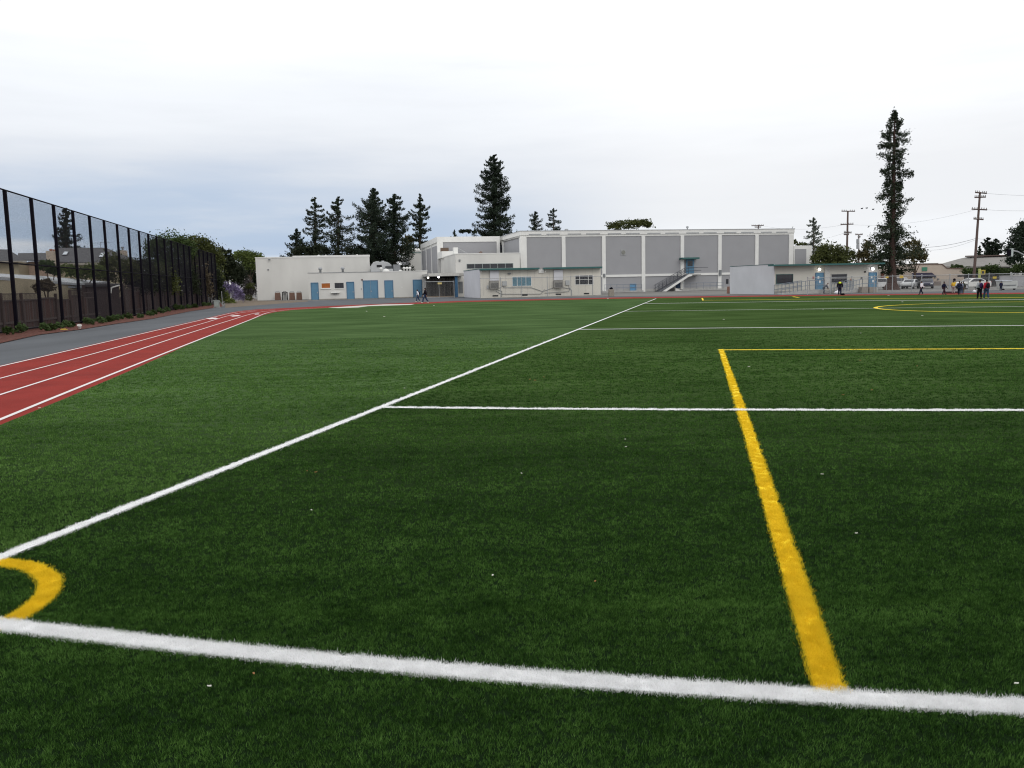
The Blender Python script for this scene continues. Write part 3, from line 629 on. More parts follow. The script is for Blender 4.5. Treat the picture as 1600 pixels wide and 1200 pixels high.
# skylights lie on the slope
def on_roof(x, y, A, B, C_):
    n = np.cross(np.array(B) - A, np.array(C_) - A); r = ray(x, y); k = ((A - CC) @ n) / (r @ n); return CC + r * k
RA, RB, RC = P(84, 409.2, dB), P(222, 410, dB), P(165, 387, dR)
for q in ([(97, 399.6), (105, 399.6), (108, 394.2), (101, 394.2)], [(154, 403.2), (161.5, 403.2), (165, 396.2), (158.5, 396.2)]):
    pts = [on_roof(x, y, RA, RB, RC) + np.array([0, -.04, .09]) for x, y in q]
    s_ = poly3('skylight', pts, mat('skylight_frame', (.05, .05, .055), .5), hB, oB, .08)
    c_ = sum(pts) / 4; poly3('pane', [c_ + (p - c_) * .84 + np.array([0, -.008, .018]) for p in pts], mat('skylight_glass', (.55, .62, .68), .2, spec=.8), s_, oB, .01)
an = MB(); a0 = P(157, 388, dR) - np.array([oB[0], oB[1], 0]); a1 = P(157, 378, dR) - np.array([oB[0], oB[1], 0]); an.tube(a0, a1, .02, n=5)
l = P(147, 380, dR) - np.array([oB[0], oB[1], 0]); r_ = P(172, 378.6, dR) - np.array([oB[0], oB[1], 0]); an.tube(l, r_, .02, n=5)
for k in range(6):
    c_ = l + (r_ - l) * (k + .5) / 6; an.tube((c_[0] - .15, c_[1] - .35, c_[2] - .03), (c_[0] + .15, c_[1] + .35, c_[2] + .03), .012, n=4)
an.build('aerial', GREYD, hB)

# trees and bushes behind the ball fence
conifer(103, 325, 104, 26, 'dark spruce with sparse top behind the dark-roofed house, seen through the tall fence', key='conifer', leaves=4200, seed=5, ybot=392, group=None, style='dense', power=.75, bare=.2)
bgrp = 'bushes in the gardens behind the board fence'
broadleaf([(72, 418, 13, 11), (85, 425, 10, 9)], 'fence', 'dark green bush below the pale chimney of the dark-roofed house', 'hedge', 900, 11, group=bgrp)
broadleaf([(105, 424, 17, 11), (128, 430, 20, 12), (148, 426, 16, 14)], 'fence', 'yellow-green hedge in front of the dark-roofed house', 'bright', 2200, 12, group=bgrp)
broadleaf([(178, 420, 22, 22), (200, 428, 18, 22), (165, 436, 16, 10)], 'fence', 'large olive bush below the right end of the dark hip roof', 'olive', 3000, 13, group=bgrp)
broadleaf([(68, 450, 13, 9), (75, 444, 9, 7)], 'fence', 'small bushy tree against the low beige house wall', 'brown', 1100, 14, group=bgrp, leaf=.12, behind=3.5)
broadleaf([(222, 425, 20, 22), (232, 446, 22, 18)], 'fence', 'dark bush left of the tall broadleaf trees behind the fence', 'dark', 2200, 15, group=bgrp)
broadleaf([(262, 386, 30, 22), (246, 400, 22, 24), (284, 392, 22, 20), (265, 430, 36, 36)], 'fence', 'dark broadleaf tree rising above the far half of the tall fence', 'hedge', 6500, 16, group='broadleaf trees behind the tall fence')
broadleaf([(306, 384, 24, 16), (325, 394, 22, 16), (312, 415, 34, 34), (338, 404, 12, 12)], 117, 'olive-green broadleaf tree above the far end of the tall fence', 'olive', 6500, 17, group='broadleaf trees behind the tall fence')
broadleaf([(349, 397, 12, 10), (354, 420, 20, 22), (366, 432, 20, 22)], 124, 'very dark tree just right of the end of the tall fence', 'dark', 4200, 18, group='broadleaf trees behind the tall fence', clump=.14)
broadleaf([(378, 403, 16, 11), (392, 412, 16, 18), (404, 404, 12, 8)], 150, 'yellow-green rounded tree left of the white windowless building', 'bright', 3000, 19, group='broadleaf trees behind the tall fence')
broadleaf([(362, 456, 13, 13), (372, 462, 9, 12), (353, 450, 7, 9)], 112, 'purple-flowering bush between the tall fence and the white windowless building', 'purple', 2600, 20, trunk=False, name='flowering_bush', cat='bush', leaf=.14)
broadleaf([(352, 466, 7, 12), (358, 472, 10, 6), (346, 462, 5, 14)], 109, 'yellow-green bush at the foot of the tall fence end', 'yellowgreen', 1200, 21, trunk=False, name='bush', cat='bush', leaf=.14)
broadleaf([(388, 452, 9, 16), (380, 462, 9, 10), (396, 456, 5, 12)], 120, 'grey-brown bush beside the left edge of the white windowless building', 'greybrown', 1900, 22, trunk=False, name='bush', cat='bush', leaf=.15)
broadleaf([(392, 470 - 22, 7, 6), (386, 466, 8, 6)], 119, 'green bush low beside the white windowless building', 'olive', 500, 23, trunk=False, name='bush', cat='bush', leaf=.15)
for k, (x, y, rx, ry) in enumerate([(215, 440, 22, 22), (250, 440, 26, 26), (284, 436, 24, 30), (308, 440, 20, 30), (330, 440, 16, 32), (342, 448, 10, 26)]):
    broadleaf([(x, y, rx, ry), (x + 6, y + 12, rx * .9, ry * .7)], 'fence', ['dark', 'olive', 'dark', 'brown', 'dark', 'olive'][k] + ' leafy undergrowth behind the far tall fence, ' + ['first', 'second', 'third', 'fourth', 'fifth', 'sixth'][k] + ' bush counted from the shed', ['dark', 'olive', 'dark', 'brown', 'dark', 'olive'][k], 2300, 80 + k, trunk=False, name='bush', cat='bush', group='undergrowth behind the far end of the tall fence', behind=5)
broadleaf([(384, 436, 14, 26), (396, 440, 8, 24), (372, 440, 10, 20)], 156, 'dark hedge closing the gap left of the white windowless building', 'dark', 3200, 95, trunk=False, name='hedge', cat='hedge', leaf=.25)
# shrubs in the mulch
shr = [(12, 524, 9, 8), (34, 521, 11, 10), (70, 518, 8, 8), (81, 517, 7, 7), (93, 515, 7, 7), (104, 513, 7, 7), (111, 512, 6, 6), (139, 508, 10, 7), (158, 506, 9, 7), (171, 503.5, 8, 6), (180, 502, 7, 6), (187, 500, 6, 5), (200, 498.6, 8, 6),
       (219, 497, 5, 4), (234, 494, 6, 5), (240, 492.5, 5, 5), (251, 490, 6, 5), (261, 488, 5, 5), (276, 485, 7, 6), (285, 484, 4, 4), (295, 482.4, 5, 4), (305, 481, 5, 4), (319, 479, 4, 4), (326, 478, 4, 3)]
spec = {0: 'olive shrub in red mulch, first at the left edge of the photo', 7: 'broadest bright green shrub in the mulch, just right of the white paper cup', 18: 'tallest pale green shrub in the far part of the mulch bed'}
ORD = 'first second third fourth fifth sixth seventh eighth ninth tenth eleventh twelfth thirteenth fourteenth fifteenth sixteenth seventeenth eighteenth nineteenth twentieth twenty-first twenty-second twenty-third twenty-fourth'.split()
for i, (x, y, rx, ry) in enumerate(shr):
    d = float(G(x, y)[1]); broadleaf([(x - rx * .3, y - ry * .8, rx * .6, ry * .8), (x + rx * .3, y - ry * .7, rx * .65, ry * .75)], d, spec.get(i, 'small leafy green shrub in the red mulch, %s from the left' % ORD[i]), 'shrub' if i % 3 else 'hedge', 420, 40 + i, trunk=False, name='mulch_shrub', cat='shrub', group='shrubs in the mulch bed', leaf=.045 + d * .0009)
p = G(124.5, 514.5); o = MB().lathe([(.03, 0), (.045, .1), (.05, .1), (.028, .02)], 10).build('paper_cup', mat('white_paper', (.75, .74, .72))); o.location = (p[0], p[1], .04); o.scale = (2, 2, 1.8); o.rotation_euler = (.5, .3, 0); tag(o, 'crumpled white paper cup at the edge of the red mulch', 'cup')
p = G(100, 516.3); o = MB().box(-.14, .14, -.07, .07, 0, .03).box(-.10, .08, -.05, .05, .03, .05).build('yellow_wrapper', mat('yellow_wrap', (.6, .42, .08))); o.location = (p[0], p[1], .03); o.rotation_euler = (0, 0, .4); tag(o, 'flattened yellow wrapper lying in the red mulch', 'wrapper')
# utility box and post at the end of the fence
F0 = Fac(333.5, G(338, 480.5)[1]); e = F0.empty('utility_box', 'grey-green metal utility box at the far end of the tall fence', 'utility box')
x0, x1, z0, z1 = F0.rect(334, 469, 342, 480); part('cabinet', mat('grey_green_metal', (.24, .27, .25), .6), e, (x0, x1, 0, .5, .05, z1 - .05), bevel=.02); part('lid', mat('grey_green_metal2', (.30, .33, .31), .6), e, (x0 - .03, x1 + .03, -.03, .53, z1 - .05, z1)); part('plinth', CONC, e, (x0 - .06, x1 + .06, -.06, .56, 0, .05)); part('door', MATS['grey_green_metal2'], e, (x0 + .06, x1 - .06, -.015, -.001, .12, z1 - .12))
p = G(347.5, 476); h = float(P(347.5, 456, p[1])[2]); o = MB().tube((0, 0, 0), (0, 0, h), .04).ball((0, 0, h), .05, 8).build('bollard_post', GREYM); o.location = (p[0], p[1], 0); tag(o, 'short pale steel post at the end of the tall fence', 'post')
p = G(398.5, 469.6); e = empty('gate_post', (p[0], p[1], 0), 0, 'pair of short pale posts with a round light cap beside the white windowless building', 'post'); b = MB()
for dx_ in (-.2, .12): b.tube((dx_, 0, 0), (dx_, 0, 1.35), .035)
b.tube((-.2, 0, 1.0), (.12, 0, 1.0), .02).build('post', GREYM, e); MB().ball((.12, 0, 1.42), .10, 8).build('cap', WHITE2, e)

# ------------------------------------------------------------------ school buildings
def cut_wall(b, x0, x1, z0, z1, y0, y1): b.box(x0, x1, y0, y1, z0, z1)
def door(F_, par, a, b_, c_, d_, m=BLUE, frame=BLUED, double=False, lab=None, handle=True, window=None):
    x0, x1, z0, z1 = F_.rect(a, b_, c_, d_); z0 = max(z0, 0) if z0 < .5 else z0; z0 = 0.02 if z0 < .4 else z0
    o = part('door', m, par, *( [(x0 + .09, (x0 + x1) / 2 - .012, -.03, -.004, z0 + .02, z1 - .1), ((x0 + x1) / 2 + .012, x1 - .09, -.03, -.004, z0 + .02, z1 - .1)] if double else [(x0 + .09, x1 - .09, -.03, -.004, z0 + .02, z1 - .1)]))
    part('frame', frame, o, (x0, x0 + .08, -.07, -.002, z0, z1), (x1 - .08, x1, -.07, -.002, z0, z1), (x0 + .08, x1 - .08, -.07, -.002, z1 - .09, z1))
    if handle:
        b = MB(); xh = x1 - .2 if not double else (x0 + x1) / 2 + .08; b.tube((xh, -.03, z0 + 1.05), (xh, -.09, z0 + 1.05), .03, n=6).box(xh - .05, xh + .05, -.04, -.03, z0 + .95, z0 + 1.15).build('handle', GREYM, o)
    if window: part('pane', DARKG, o, (x0 + .09 + (x1 - x0 - .18) * .2, x1 - .09 - (x1 - x0 - .18) * .2, -.036, -.031, z0 + 1.2, z1 - .25))
    if lab: o['label'] = lab
    return o
def window(F_, par, a, b_, c_, d_, glass=DARKG, frame=WHITE2, mull=(), sill=False, trans=(), lab=None, fw=.06, off=0):
    x0, x1, z0, z1 = F_.rect(a, b_, c_, d_, off); y = off
    o = part('window', frame, par, (x0, x0 + fw, y - .05, y - .002, z0, z1), (x1 - fw, x1, y - .05, y - .002, z0, z1), (x0 + fw, x1 - fw, y - .05, y - .002, z1 - fw, z1), (x0 + fw, x1 - fw, y - .05, y - .002, z0, z0 + fw))
    edges = [0] + list(mull) + [1]
    for i in range(len(edges) - 1):
        a0 = x0 + fw + (x1 - x0 - 2 * fw) * edges[i] + (.03 if i else 0); a1 = x0 + fw + (x1 - x0 - 2 * fw) * edges[i + 1] - (.03 if i < len(edges) - 2 else 0)
        part('pane', glass if not isinstance(glass, list) else glass[i % len(glass)], o, (a0, a1, y - .02, y - .004, z0 + fw, z1 - fw))
        if i: part('mullion', frame, o, (a0 - .06, a0, y - .045, y - .003, z0 + fw, z1 - fw))
        for tz in trans: part('mullion', frame, o, (a0, a1, y - .04, y - .021, z0 + fw + (z1 - z0) * tz - .02, z0 + fw + (z1 - z0) * tz + .02))
    if sill: part('sill', WHITE2, o, (x0 - .1, x1 + .1, y - .12, y - .001, z0 - .1, z0 - .003))
    if lab: o['label'] = lab
    return o

# --- windowless white box
Fb = Fac(401.5, 133); bx = Fb.empty('school_building', 'tall windowless white stucco building at the left of the school', 'building')
hb = Fb.uv(401.5, 403.5)[1]; wb = Fb.u(578, 0, 420)
part('wall', WHITE, bx, (0, wb, 0, 22, 0, hb)); part('parapet_cap', WHITE2, bx, (-.06, wb * .32, -.06, 22.06, hb, hb + .14)); part('parapet_cap', WHITE2, bx, (wb * .32 + .01, wb + .06, -.06, 22.06, hb, hb + .30))
part('roof_membrane', GRAVROOF, bx, (.3, wb - .3, .3, 21.7, hb + .3, hb + .31)) if False else None
x, z = Fb.uv(421, 405.5); fl = MB().tube((x, 0, z + .1), (x, -.3, z), .03).build('flood_light', GREYD, bx); MB().lathe([(.05, 0), (.2, .12), (.2, .2)], 10, (x, -.35, z - .12)).build('lamp_head', GREYM, fl)
x, z = Fb.uv(419, 421.5); part('wall_box', GREYD, bx, (x - .1, x + .1, -.08, -.001, z - .1, z + .1))
for xq, w_ in ((498, .35), (509, .25), (558, .2)):
    x, z = Fb.uv(xq, 399.5, 4); MB().lathe([(w_ * .8, 0), (w_, .2), (w_ * .7, .45), (.05, .55)], 10, (x, 4, hb)).build('roof_vent', WHITE2, bx)
# --- annex with blue doors
Fa = Fac(482, 124.3); ax = Fa.empty('school_annex', 'low white annex with five blue doors, boarded window and roof vents', 'building')
ha = Fa.uv(482, 427)[1]; wa = Fa.u(668, 0, 440)
part('wall', WHITE, ax, (0, wa, 0, 4.6, 0, ha)); part('parapet_cap', mat('grey_flashing', (.30, .31, .32), .6), ax, (-.05, wa * .62, -.05, .3, ha, ha + .08)); part('parapet_cap', WHITE2, ax, (wa * .62 + .005, wa + .05, -.05, .3, ha, ha + .10)); part('roof', GRAVROOF, ax, (0.02, wa - .02, .31, 4.59, ha, ha + .03))
part('kerb_base', mat('stained_base', (.33, .31, .28), .9, .15, 2), ax, (0.01, wa, -.025, -.001, 0, .14))
door(Fa, ax, 486, 441.5, 498, 468.6); door(Fa, ax, 541.5, 440.3, 553.8, 467.5); door(Fa, ax, 567.3, 438, 590.8, 467, double=True); door(Fa, ax, 600.8, 438, 614.6, 466, lab='blue door right of the double door'); door(Fa, ax, 645.3, 436.8, 659.6, 464.5, lab='rightmost blue door behind the two walking pupils')
window(Fa, ax, 501.8, 442, 516.4, 450.6, glass=mat('orange_plywood', (.36, .115, .03), .8, .1, 3), sill=True, lab='window boarded with orange plywood')
window(Fa, ax, 523, 442, 537, 450.3, mull=(.5,), sill=True, frame=mat('dark_frame', (.06, .06, .07)))
x0, x1, z0, z1 = Fa.rect(517, 456.5, 531, 460); tr = part('drinking_trough', WHITE2, ax, (x0, x1, -.45, -.002, z1 - .14, z1), bevel=.03); part('basin', GREYM, tr, (x0 + .15, x1 - .15, -.38, -.1, z1 + .001, z1 + .01)); part('bracket', GREYD, tr, (x0 + .4, x1 - .4, -.25, -.003, z1 - .3, z1 - .142))
x, z = Fa.uv(565.7, 437.3); part('alarm_box', mat('dark_red', (.08, .02, .02)), ax, (x - .1, x + .1, -.1, -.001, z - .08, z + .1))
x, z = Fa.uv(564.5, 451.5); part('outlet_box', GREYD, ax, (x - .06, x + .06, -.05, -.001, z - .08, z + .08))
x, z = Fa.uv(628, 449); part('outlet_box', WHITE2, ax, (x - .06, x + .06, -.05, -.001, z - .08, z + .08))
for xq in (500.5, 535.5): x = Fa.u(xq, 1.2, 422); MB().lathe([(.16, 0), (.16, .45), (.27, .5), (.28, .66), (.2, .8), (.05, .86)], 12, (x, 1.2, ha + .02)).build('roof_vent', GREYM, ax, smooth=True)
for xq, yy in ((595.5, 1.5), (631.5, 1.6), (636, 1.2), (640.5, 2)): x = Fa.u(xq, yy, 422); MB().lathe([(.13, 0), (.13, .35), (.24, .42), (.2, .62), (.05, .7)], 12, (x, yy, ha + .02)).build('roof_vent', WHITE2, ax, smooth=True)
x = Fa.u(603, 2, 422); MB().lathe([(.55, 0), (.5, .22), (.3, .42), (.05, .5)], 14, (x, 2, ha + .02)).build('skylight_dome', WHITE2, ax, smooth=True)
x = Fa.u(626, 2, 422); MB().lathe([(.3, 0), (.28, .2), (.1, .3)], 12, (x, 2, ha + .02)).build('skylight_dome', WHITE2, ax, smooth=True)
# wing right behind the annex and its rooftop plant
Fw = Fac(579, 131); wg = Fw.empty('school_wing', 'flat-roofed wing behind the annex carrying silver rooftop plant', 'building'); ww = Fw.u(668, 0, 430); hw = Fw.uv(579, 428)[1]
part('wall', WHITE, wg, (.05, ww, .8, 20, 0, hw)); 
SILV = mat('silver_sheet_metal', (.42, .43, .44), .45, .08, 2, metal=.25)
ru = Fac(579.5, 134); rt_ = ru.empty('rooftop_plant', 'silver rooftop ventilation plant with rounded duct hood behind the annex', 'rooftop unit')
rt_.location.z = hw; X0, X1, Z0, Z1 = ru.rect(579.5, 409, 612, 427); Z0 -= hw; Z1 -= hw
MB().side([(X0, 0.02), (X1, .02), (X1, Z1 * .72), (X1 - .4, Z1 * .9), (X1 - .9, Z1), (X0 + .5, Z1), (X0, Z1 * .6)], 0, 2.2).build('housing', SILV, rt_, bevel=.05)
part('grille', DARK, rt_, (X0 + .9, X0 + 1.7, -.03, -.001, Z1 * .55, Z1 * .75)); part('vent_cap', SILV, rt_, (X0 + .8, X0 + 1.3, .5, 1, Z1 + .002, Z1 + .12)); part('vent_cap', SILV, rt_, (X1 - 1.5, X1 - 1.1, .5, 1, Z1 + .002, Z1 + .18))
X2, X3, _, Z3 = ru.rect(602.5, 413.5, 625.5, 426, -.6); Z3 -= hw
part('fan_cabinet', GREYD, rt_, (X3 - 1.1, X3, -.9, .4, .02, Z3), bevel=.06); part('fan_cabinet', SILV, rt_, (X2, X3 - 1.15, -.8, -.05, .02, Z3 * .55)); part('duct', mat('dark_duct', (.06, .065, .07)), rt_, (X2, X3 - 1.2, -.7, -.1, Z3 * .57, Z3 * .85))
b = MB()
for k in range(6): xx = X3 - 1.0 + k * .16; b.box(xx, xx + .05, -.93, -.901, .2, Z3 - .15)
b.build('guard', GREYM, rt_)

# --- the framed halls: white frame, lilac-grey panels
def panel_front(F_, par, bays, ztop, zbot, frame_x, hood=None): pass
# far-left small hall
Fs = Fac(641, 178); fs = Fs.empty('school_hall', 'small far hall with three narrow grey side panels left of the auditorium', 'building'); hs = Fs.uv(641, 393)[1]; Ds = Fs.back(628)
wS = Fs.u(662); part('wall', WHITE, fs, (0, wS, 0, Ds, 0, hs)); part('roof_edge', WHITE2, fs, (-.1, wS, -.1, Ds, hs, hs + .25)); part('soffit', TEAL, fs, (.3, wS, -.06, -.001, hs - .35, hs - .2))
for k in range(3): part('wall_panel', LILAC, fs, (-.04, -.001, 1.5 + k * (Ds - 2) / 3, 1.5 + (k + .86) * (Ds - 2) / 3, 1, hs - 1.3))
for k, xq in enumerate((644, 650, 654)): x = Fs.u(xq, 3, 392); MB().lathe([(.3, 0), (.35, .3), (.1, .5)], 8, (x, 3, hs + .25)).build('roof_vent', WHITE2, fs)
# auditorium
Fq = Fac(685, 145); fq = Fq.empty('auditorium', 'tall white framed auditorium with lilac-grey panels left of the gymnasium', 'building'); hq = Fq.uv(685, 370)[1]; Dq = Fq.back(658.5); wq = Fq.u(781, 0, 380)
part('wall', WHITE2, fq, (.2, wq, .2, Dq, 0, hq - .9)); part('roof_edge', WHITE2, fq, (0, wq, 0, Dq + .1, hq - .9, hq)); part('corner_pier', WHITE2, fq, (0, 1.0, 0, .199, 0, hq - .901)); part('corner_pier', WHITE2, fq, (wq - .55, wq, 0, .199, 0, hq - .901))
x0, x1, z0, z1 = Fq.rect(690, 376.3, 775, 430); part('wall_panel', LILAC, fq, (1.05, wq - .6, .12, .199, 0, z1))
for k in range(3): a = .8 + k * (Dq - 1.2) / 3; part('wall_panel', LILAC, fq, (.12, .199, a, a + (Dq - 1.2) / 3 - .5, 1, hq - 1.4)); part('pier', WHITE2, fq, (.0, .199, a + (Dq - 1.2) / 3 - .49, a + (Dq - 1.2) / 3 - .01, 0, hq - .901))
x0, x1, z0, z1 = Fq.rect(692, 386, 705, 402, -3); o = part('stair_penthouse', WHITE2, fq, (x0 - .5, x1 + .3, -5.5, -.002, 6.2, z0 + .9)); part('doorway', mat('brown_opening', (.13, .09, .065)), fq, (x0, x1, -.06, -.003, z0 + 1, z1)) 
x0, x1, z0, z1 = Fq.rect(707.5, 387, 714, 398, -8); part('chimney_block', WHITE2, fq, (x0, x1, -9, -8, 6.2, z1)); 
a = Fq.uv(715, 388, -8); b_ = Fq.uv(731, 396.5, -8); MB().tube((a[0], -8.2, a[1]), (b_[0], -8.2, b_[1]), .05).build('brace', GREYM, fq)
# gymnasium
Fg = Fac(815, 134); gy = Fg.empty('gymnasium', 'long tall gymnasium with white frame, lilac-grey panels and outside stair', 'building'); hg = Fg.uv(815, 361.3)[1]; wg_ = Fg.u(1240.3, 0, 400); Dg = Fg.back(785.5)
part('wall', mat('gym_core', (.3, .3, .31), .9), gy, (.3, wg_ - .3, .25, 30, 0, hg - .6))
zc = Fg.uv(815, 370.5)[1]                                   # underside of the white cornice
zb1 = Fg.uv(1000, 428.5)[1]; zb0 = Fg.uv(1000, 432)[1]
part('cornice', WHITE2, gy, (-.05, wg_ + .05, -.05, 30, hg - .62, hg)); part('cornice', WHITE2, gy, (0.0, wg_, .06, 29.9, zc, hg - .63))
part('roof_lip', mat('grey_flashing2', (.42, .43, .44), .6), gy, (-.12, wg_ + .12, -.12, 30.1, hg, hg + .09))
piers = [815, 881, 943.7, 1005.5, 1066.3, 1125, 1182.7, 1239.3]; px_ = [Fg.u(p, 0, 400) for p in piers]; px_[0] += .35; px_[-1] -= .35
for i, x in enumerate(px_): hwid = .5 if i in (0,) else (.42 if i == 7 else .30); part('pilaster', WHITE2, gy, (x - hwid, x + hwid, .0, .24, 0, zc - .003))
for i in range(7):
    a, b_ = px_[i] + (.5 if i == 0 else .3), px_[i + 1] - (.42 if i == 6 else .3)
    part('wall_panel', LILAC, gy, (a + .01, b_ - .01, .15, .249, zb1 + .002, zc - .004)); part('beam', WHITE2, gy, (a + .001, b_ - .001, .02, .248, zb0, zb1)); part('wall_panel', LILAC, gy, (a + .01, b_ - .01, .15, .248, .45, zb0 - .002))
    part('plinth', CONC, gy, (a + .001, b_ - .001, .05, .247, 0, .448))
    m_ = (a + b_) / 2
    for s_ in ((a + .35, m_ - .45), (m_ + .35, b_ - .35)): part('recess', GREYM, gy, (s_[0], s_[1], -.055, -.051, hg - .60, hg - .42))
# left return wall of the gym
part('side_cornice', WHITE2, gy, (.0, .29, .25, Dg, zc, hg - .63)); part('wall_panel', LILAC, gy, (.15, .299, 1.2, Dg - 1.0, 0, zc - .004)); part('side_pier', WHITE2, gy, (0.02, .299, Dg - .99, Dg, 0, zc - .004)); part('side_pier', WHITE2, gy, (0.02, .299, .26, 1.19, 0, zc - .005))
Fsl = Fac(781.5, 142); 
part('slit_window', DARKG, fq, (wq + .002, wq + .45, .3, .6, 5, hq - 1.5)); part('slit_frame', WHITE2, fq, (wq + .452, wq + 1.6, .25, .9, 0, hq - .9))
x, z = Fg.uv(974.3, 394.3); ve = MB().box(x - .45, x + .45, .10, .149, z - .48, z + .48).build('vent_surround', mat('vent_plate', (.33, .335, .34), .8), gy); MB().tube((x, .05, z), (x, .099, z), .33, n=18).build('vent_disc', mat('vent_disc', (.22, .22, .2), .8), ve)
# outside stair and door
x0, x1, z0, z1 = Fg.rect(1072.2, 405.5, 1084.5, 428); do = part('stair_door', BLUE, gy, (x0, x1, .02, .148, z0, z1)); part('pane', DARKG, do, (x0 + .25, x1 - .25, .01, .019, z0 + 1.25, z1 - .2))
c0, c1, cz, cz1 = Fg.rect(1065, 402.3, 1091.5, 405, -.8); part('door_canopy', TEAL, gy, (c0, c1, -1.2, .14, cz, cz1))
part('stair_landing', CONC, gy, (x0 - .3, x1 + .5, -1.6, -.06, z0 - .22, z0 - .02))
sx1 = x0 - .3; sx0 = Fg.u(1027, -1, 455); ns = 18; b = MB()
for k in range(ns): xa = sx0 + (sx1 - sx0) * k / ns; za = (z0 - .1) * (k + 1) / ns; b.box(xa, xa + (sx1 - sx0) / ns - .005, -1.55, -.1, max(0, za - .28), za)
b.build('stair_steps', mat('stair_dark', (.16, .165, .18)), gy)
MB().side([(sx0 + 1.3, 0), (sx1 + .01, z0 - .45), (sx1 + .6, z0 - .35), (sx1 + .6, z0 - .1), (sx1 + .01, z0 - .1), (sx0 + .6, 0)], -1.70, -1.56).build('stringer', WHITE2, gy)
MB().side([(sx0 + 4.2, 0), (sx1 - 2.2, 0), (sx1 - 2.2, z0 - 2.2)], -1.5, -.1).build('stair_infill', WHITE, gy)
b = MB(); sl = (z0) / (sx1 - sx0)
for yy in (-1.62, -.2):
    for hz in (.5, 1.0): b.tube((sx0 - .2, yy, hz), (sx1, yy, z0 + hz), .035, n=5); b.tube((sx1, yy, z0 + hz), (x1 + .5 + (1.2 if yy < -1 else 0) * (hz > .9), yy, z0 + hz), .035, n=5)
    for k in range(9): xa = sx0 + (sx1 - sx0) * k / 8; b.tube((xa, yy, (xa - sx0) * sl), (xa, yy, (xa - sx0) * sl + 1.0), .03, n=5)
b.build('stair_railing', mat('dark_rail', (.07, .075, .09), .6), gy)
x0, x1, z0, z1 = Fg.rect(1056.5, 440, 1065, 452.5); part('door', mat('navy_door', (.03, .05, .09)), gy, (x0, x1, .08, .149, .05, z1), label=None) if False else part('door', mat('navy_door', (.03, .05, .09)), gy, (x0, x1, .08, .149, .05, z1))
x0, x1, z0, z1 = Fg.rect(980, 443.4, 989.7, 454); part('blue_panel', mat('sky_blue_panel', (.12, .27, .44), .6), gy, (x0, x1, -1.35, -1.3, .1, z1))
x0, x1, z0, z1 = Fg.rect(1135, 436, 1138.7, 443.3); part('small_window', DARKG, gy, (x0, x1, .1, .149, z0, z1))
def railing(F_, par, a, b_, y, h0=.0, h1=.0, top=1.0, n=8, m=None, name='railing'):
    m = m or mat('grey_blue_rail', (.20, .23, .27), .6); b = MB(); x0 = a; x1 = b_
    for t in (top, top * .5): b.tube((x0, y, h0 + t), (x1, y, h1 + t), .03, n=5)
    for k in range(n + 1): u_ = k / n; b.tube((x0 + (x1 - x0) * u_, y, h0 + (h1 - h0) * u_), (x0 + (x1 - x0) * u_, y, h0 + (h1 - h0) * u_ + top), .028, n=5)
    return b.build(name, m, par)
railing(Fg, gy, Fg.u(944, -1.4), Fg.u(1003, -1.4), -1.4, .25, .25, 1.0, 6); railing(Fg, gy, Fg.u(1068, -1.4), Fg.u(1130, -1.4), -1.4, .25, .25, 1.0, 6)
part('ramp', CONC, gy, (Fg.u(940, -1.4), Fg.u(1005, -1.4), -1.5, -.001, 0, .25)); part('ramp', CONC, gy, (Fg.u(1066, -1.4), Fg.u(1135, -1.4), -1.5, -.002, 0, .25))
x = Fg.u(1074, 6, 357); MB().tube((x, 6, hg), (x, 6, hg + .7), .09).lathe([(.1, .6), (.22, .72), (.2, .95), (.05, 1.0)], 10, (x, 6, hg)).build('roof_vent', GREYM, gy)
x = Fg.u(885, 8, 357); MB().lathe([(.25, 0), (.25, .5), (.33, .6), (.3, .8), (.05, .85)], 10, (x, 8, hg)).build('roof_vent', GREYM, gy)
x = Fg.u(1237, 6, 357); MB().tube((x - .2, 6, hg), (x + .25, 6, hg + .8), .05).tube((x - .3, 6, hg + .25), (x + .05, 6, hg + .3), .04).build('roof_bracket', GREYD, gy)
for i_, x in ((2, px_[2]), (5, px_[5])): MB().box(x - .18, x + .18, -.25, -.002, zb0 - .1, zb1 + .45).build('lamp_fixture', GREYD, gy) if i_ == 5 else MB().box(x - .15, x + .15, -.2, -.002, zb0, zb1 + .2).build('lamp_fixture', GREYD, gy)
# block right of gym
Fr = Fac(1241.8, 143.5); fr = Fr.empty('gym_side_block', 'small white block with one lilac-grey panel at the right end of the gymnasium', 'building'); hr = Fr.uv(1255, 383.5)[1]; wr = Fr.u(1270.8, 0, 400)
part('wall', WHITE2, fr, (.05, wr, 0.5, 12, 0, hr)); x0, x1, z0, z1 = Fr.rect(1242, 389, 1259.3, 420, .5); part('wall_panel', LILAC, fr, (max(.06, x0), x1, .43, .499, 0, z1)); part('roof_edge', mat('teal_edge', (.05, .12, .12)), fr, (wr + .002, wr + .1, .5, 12, hr - .3, hr))
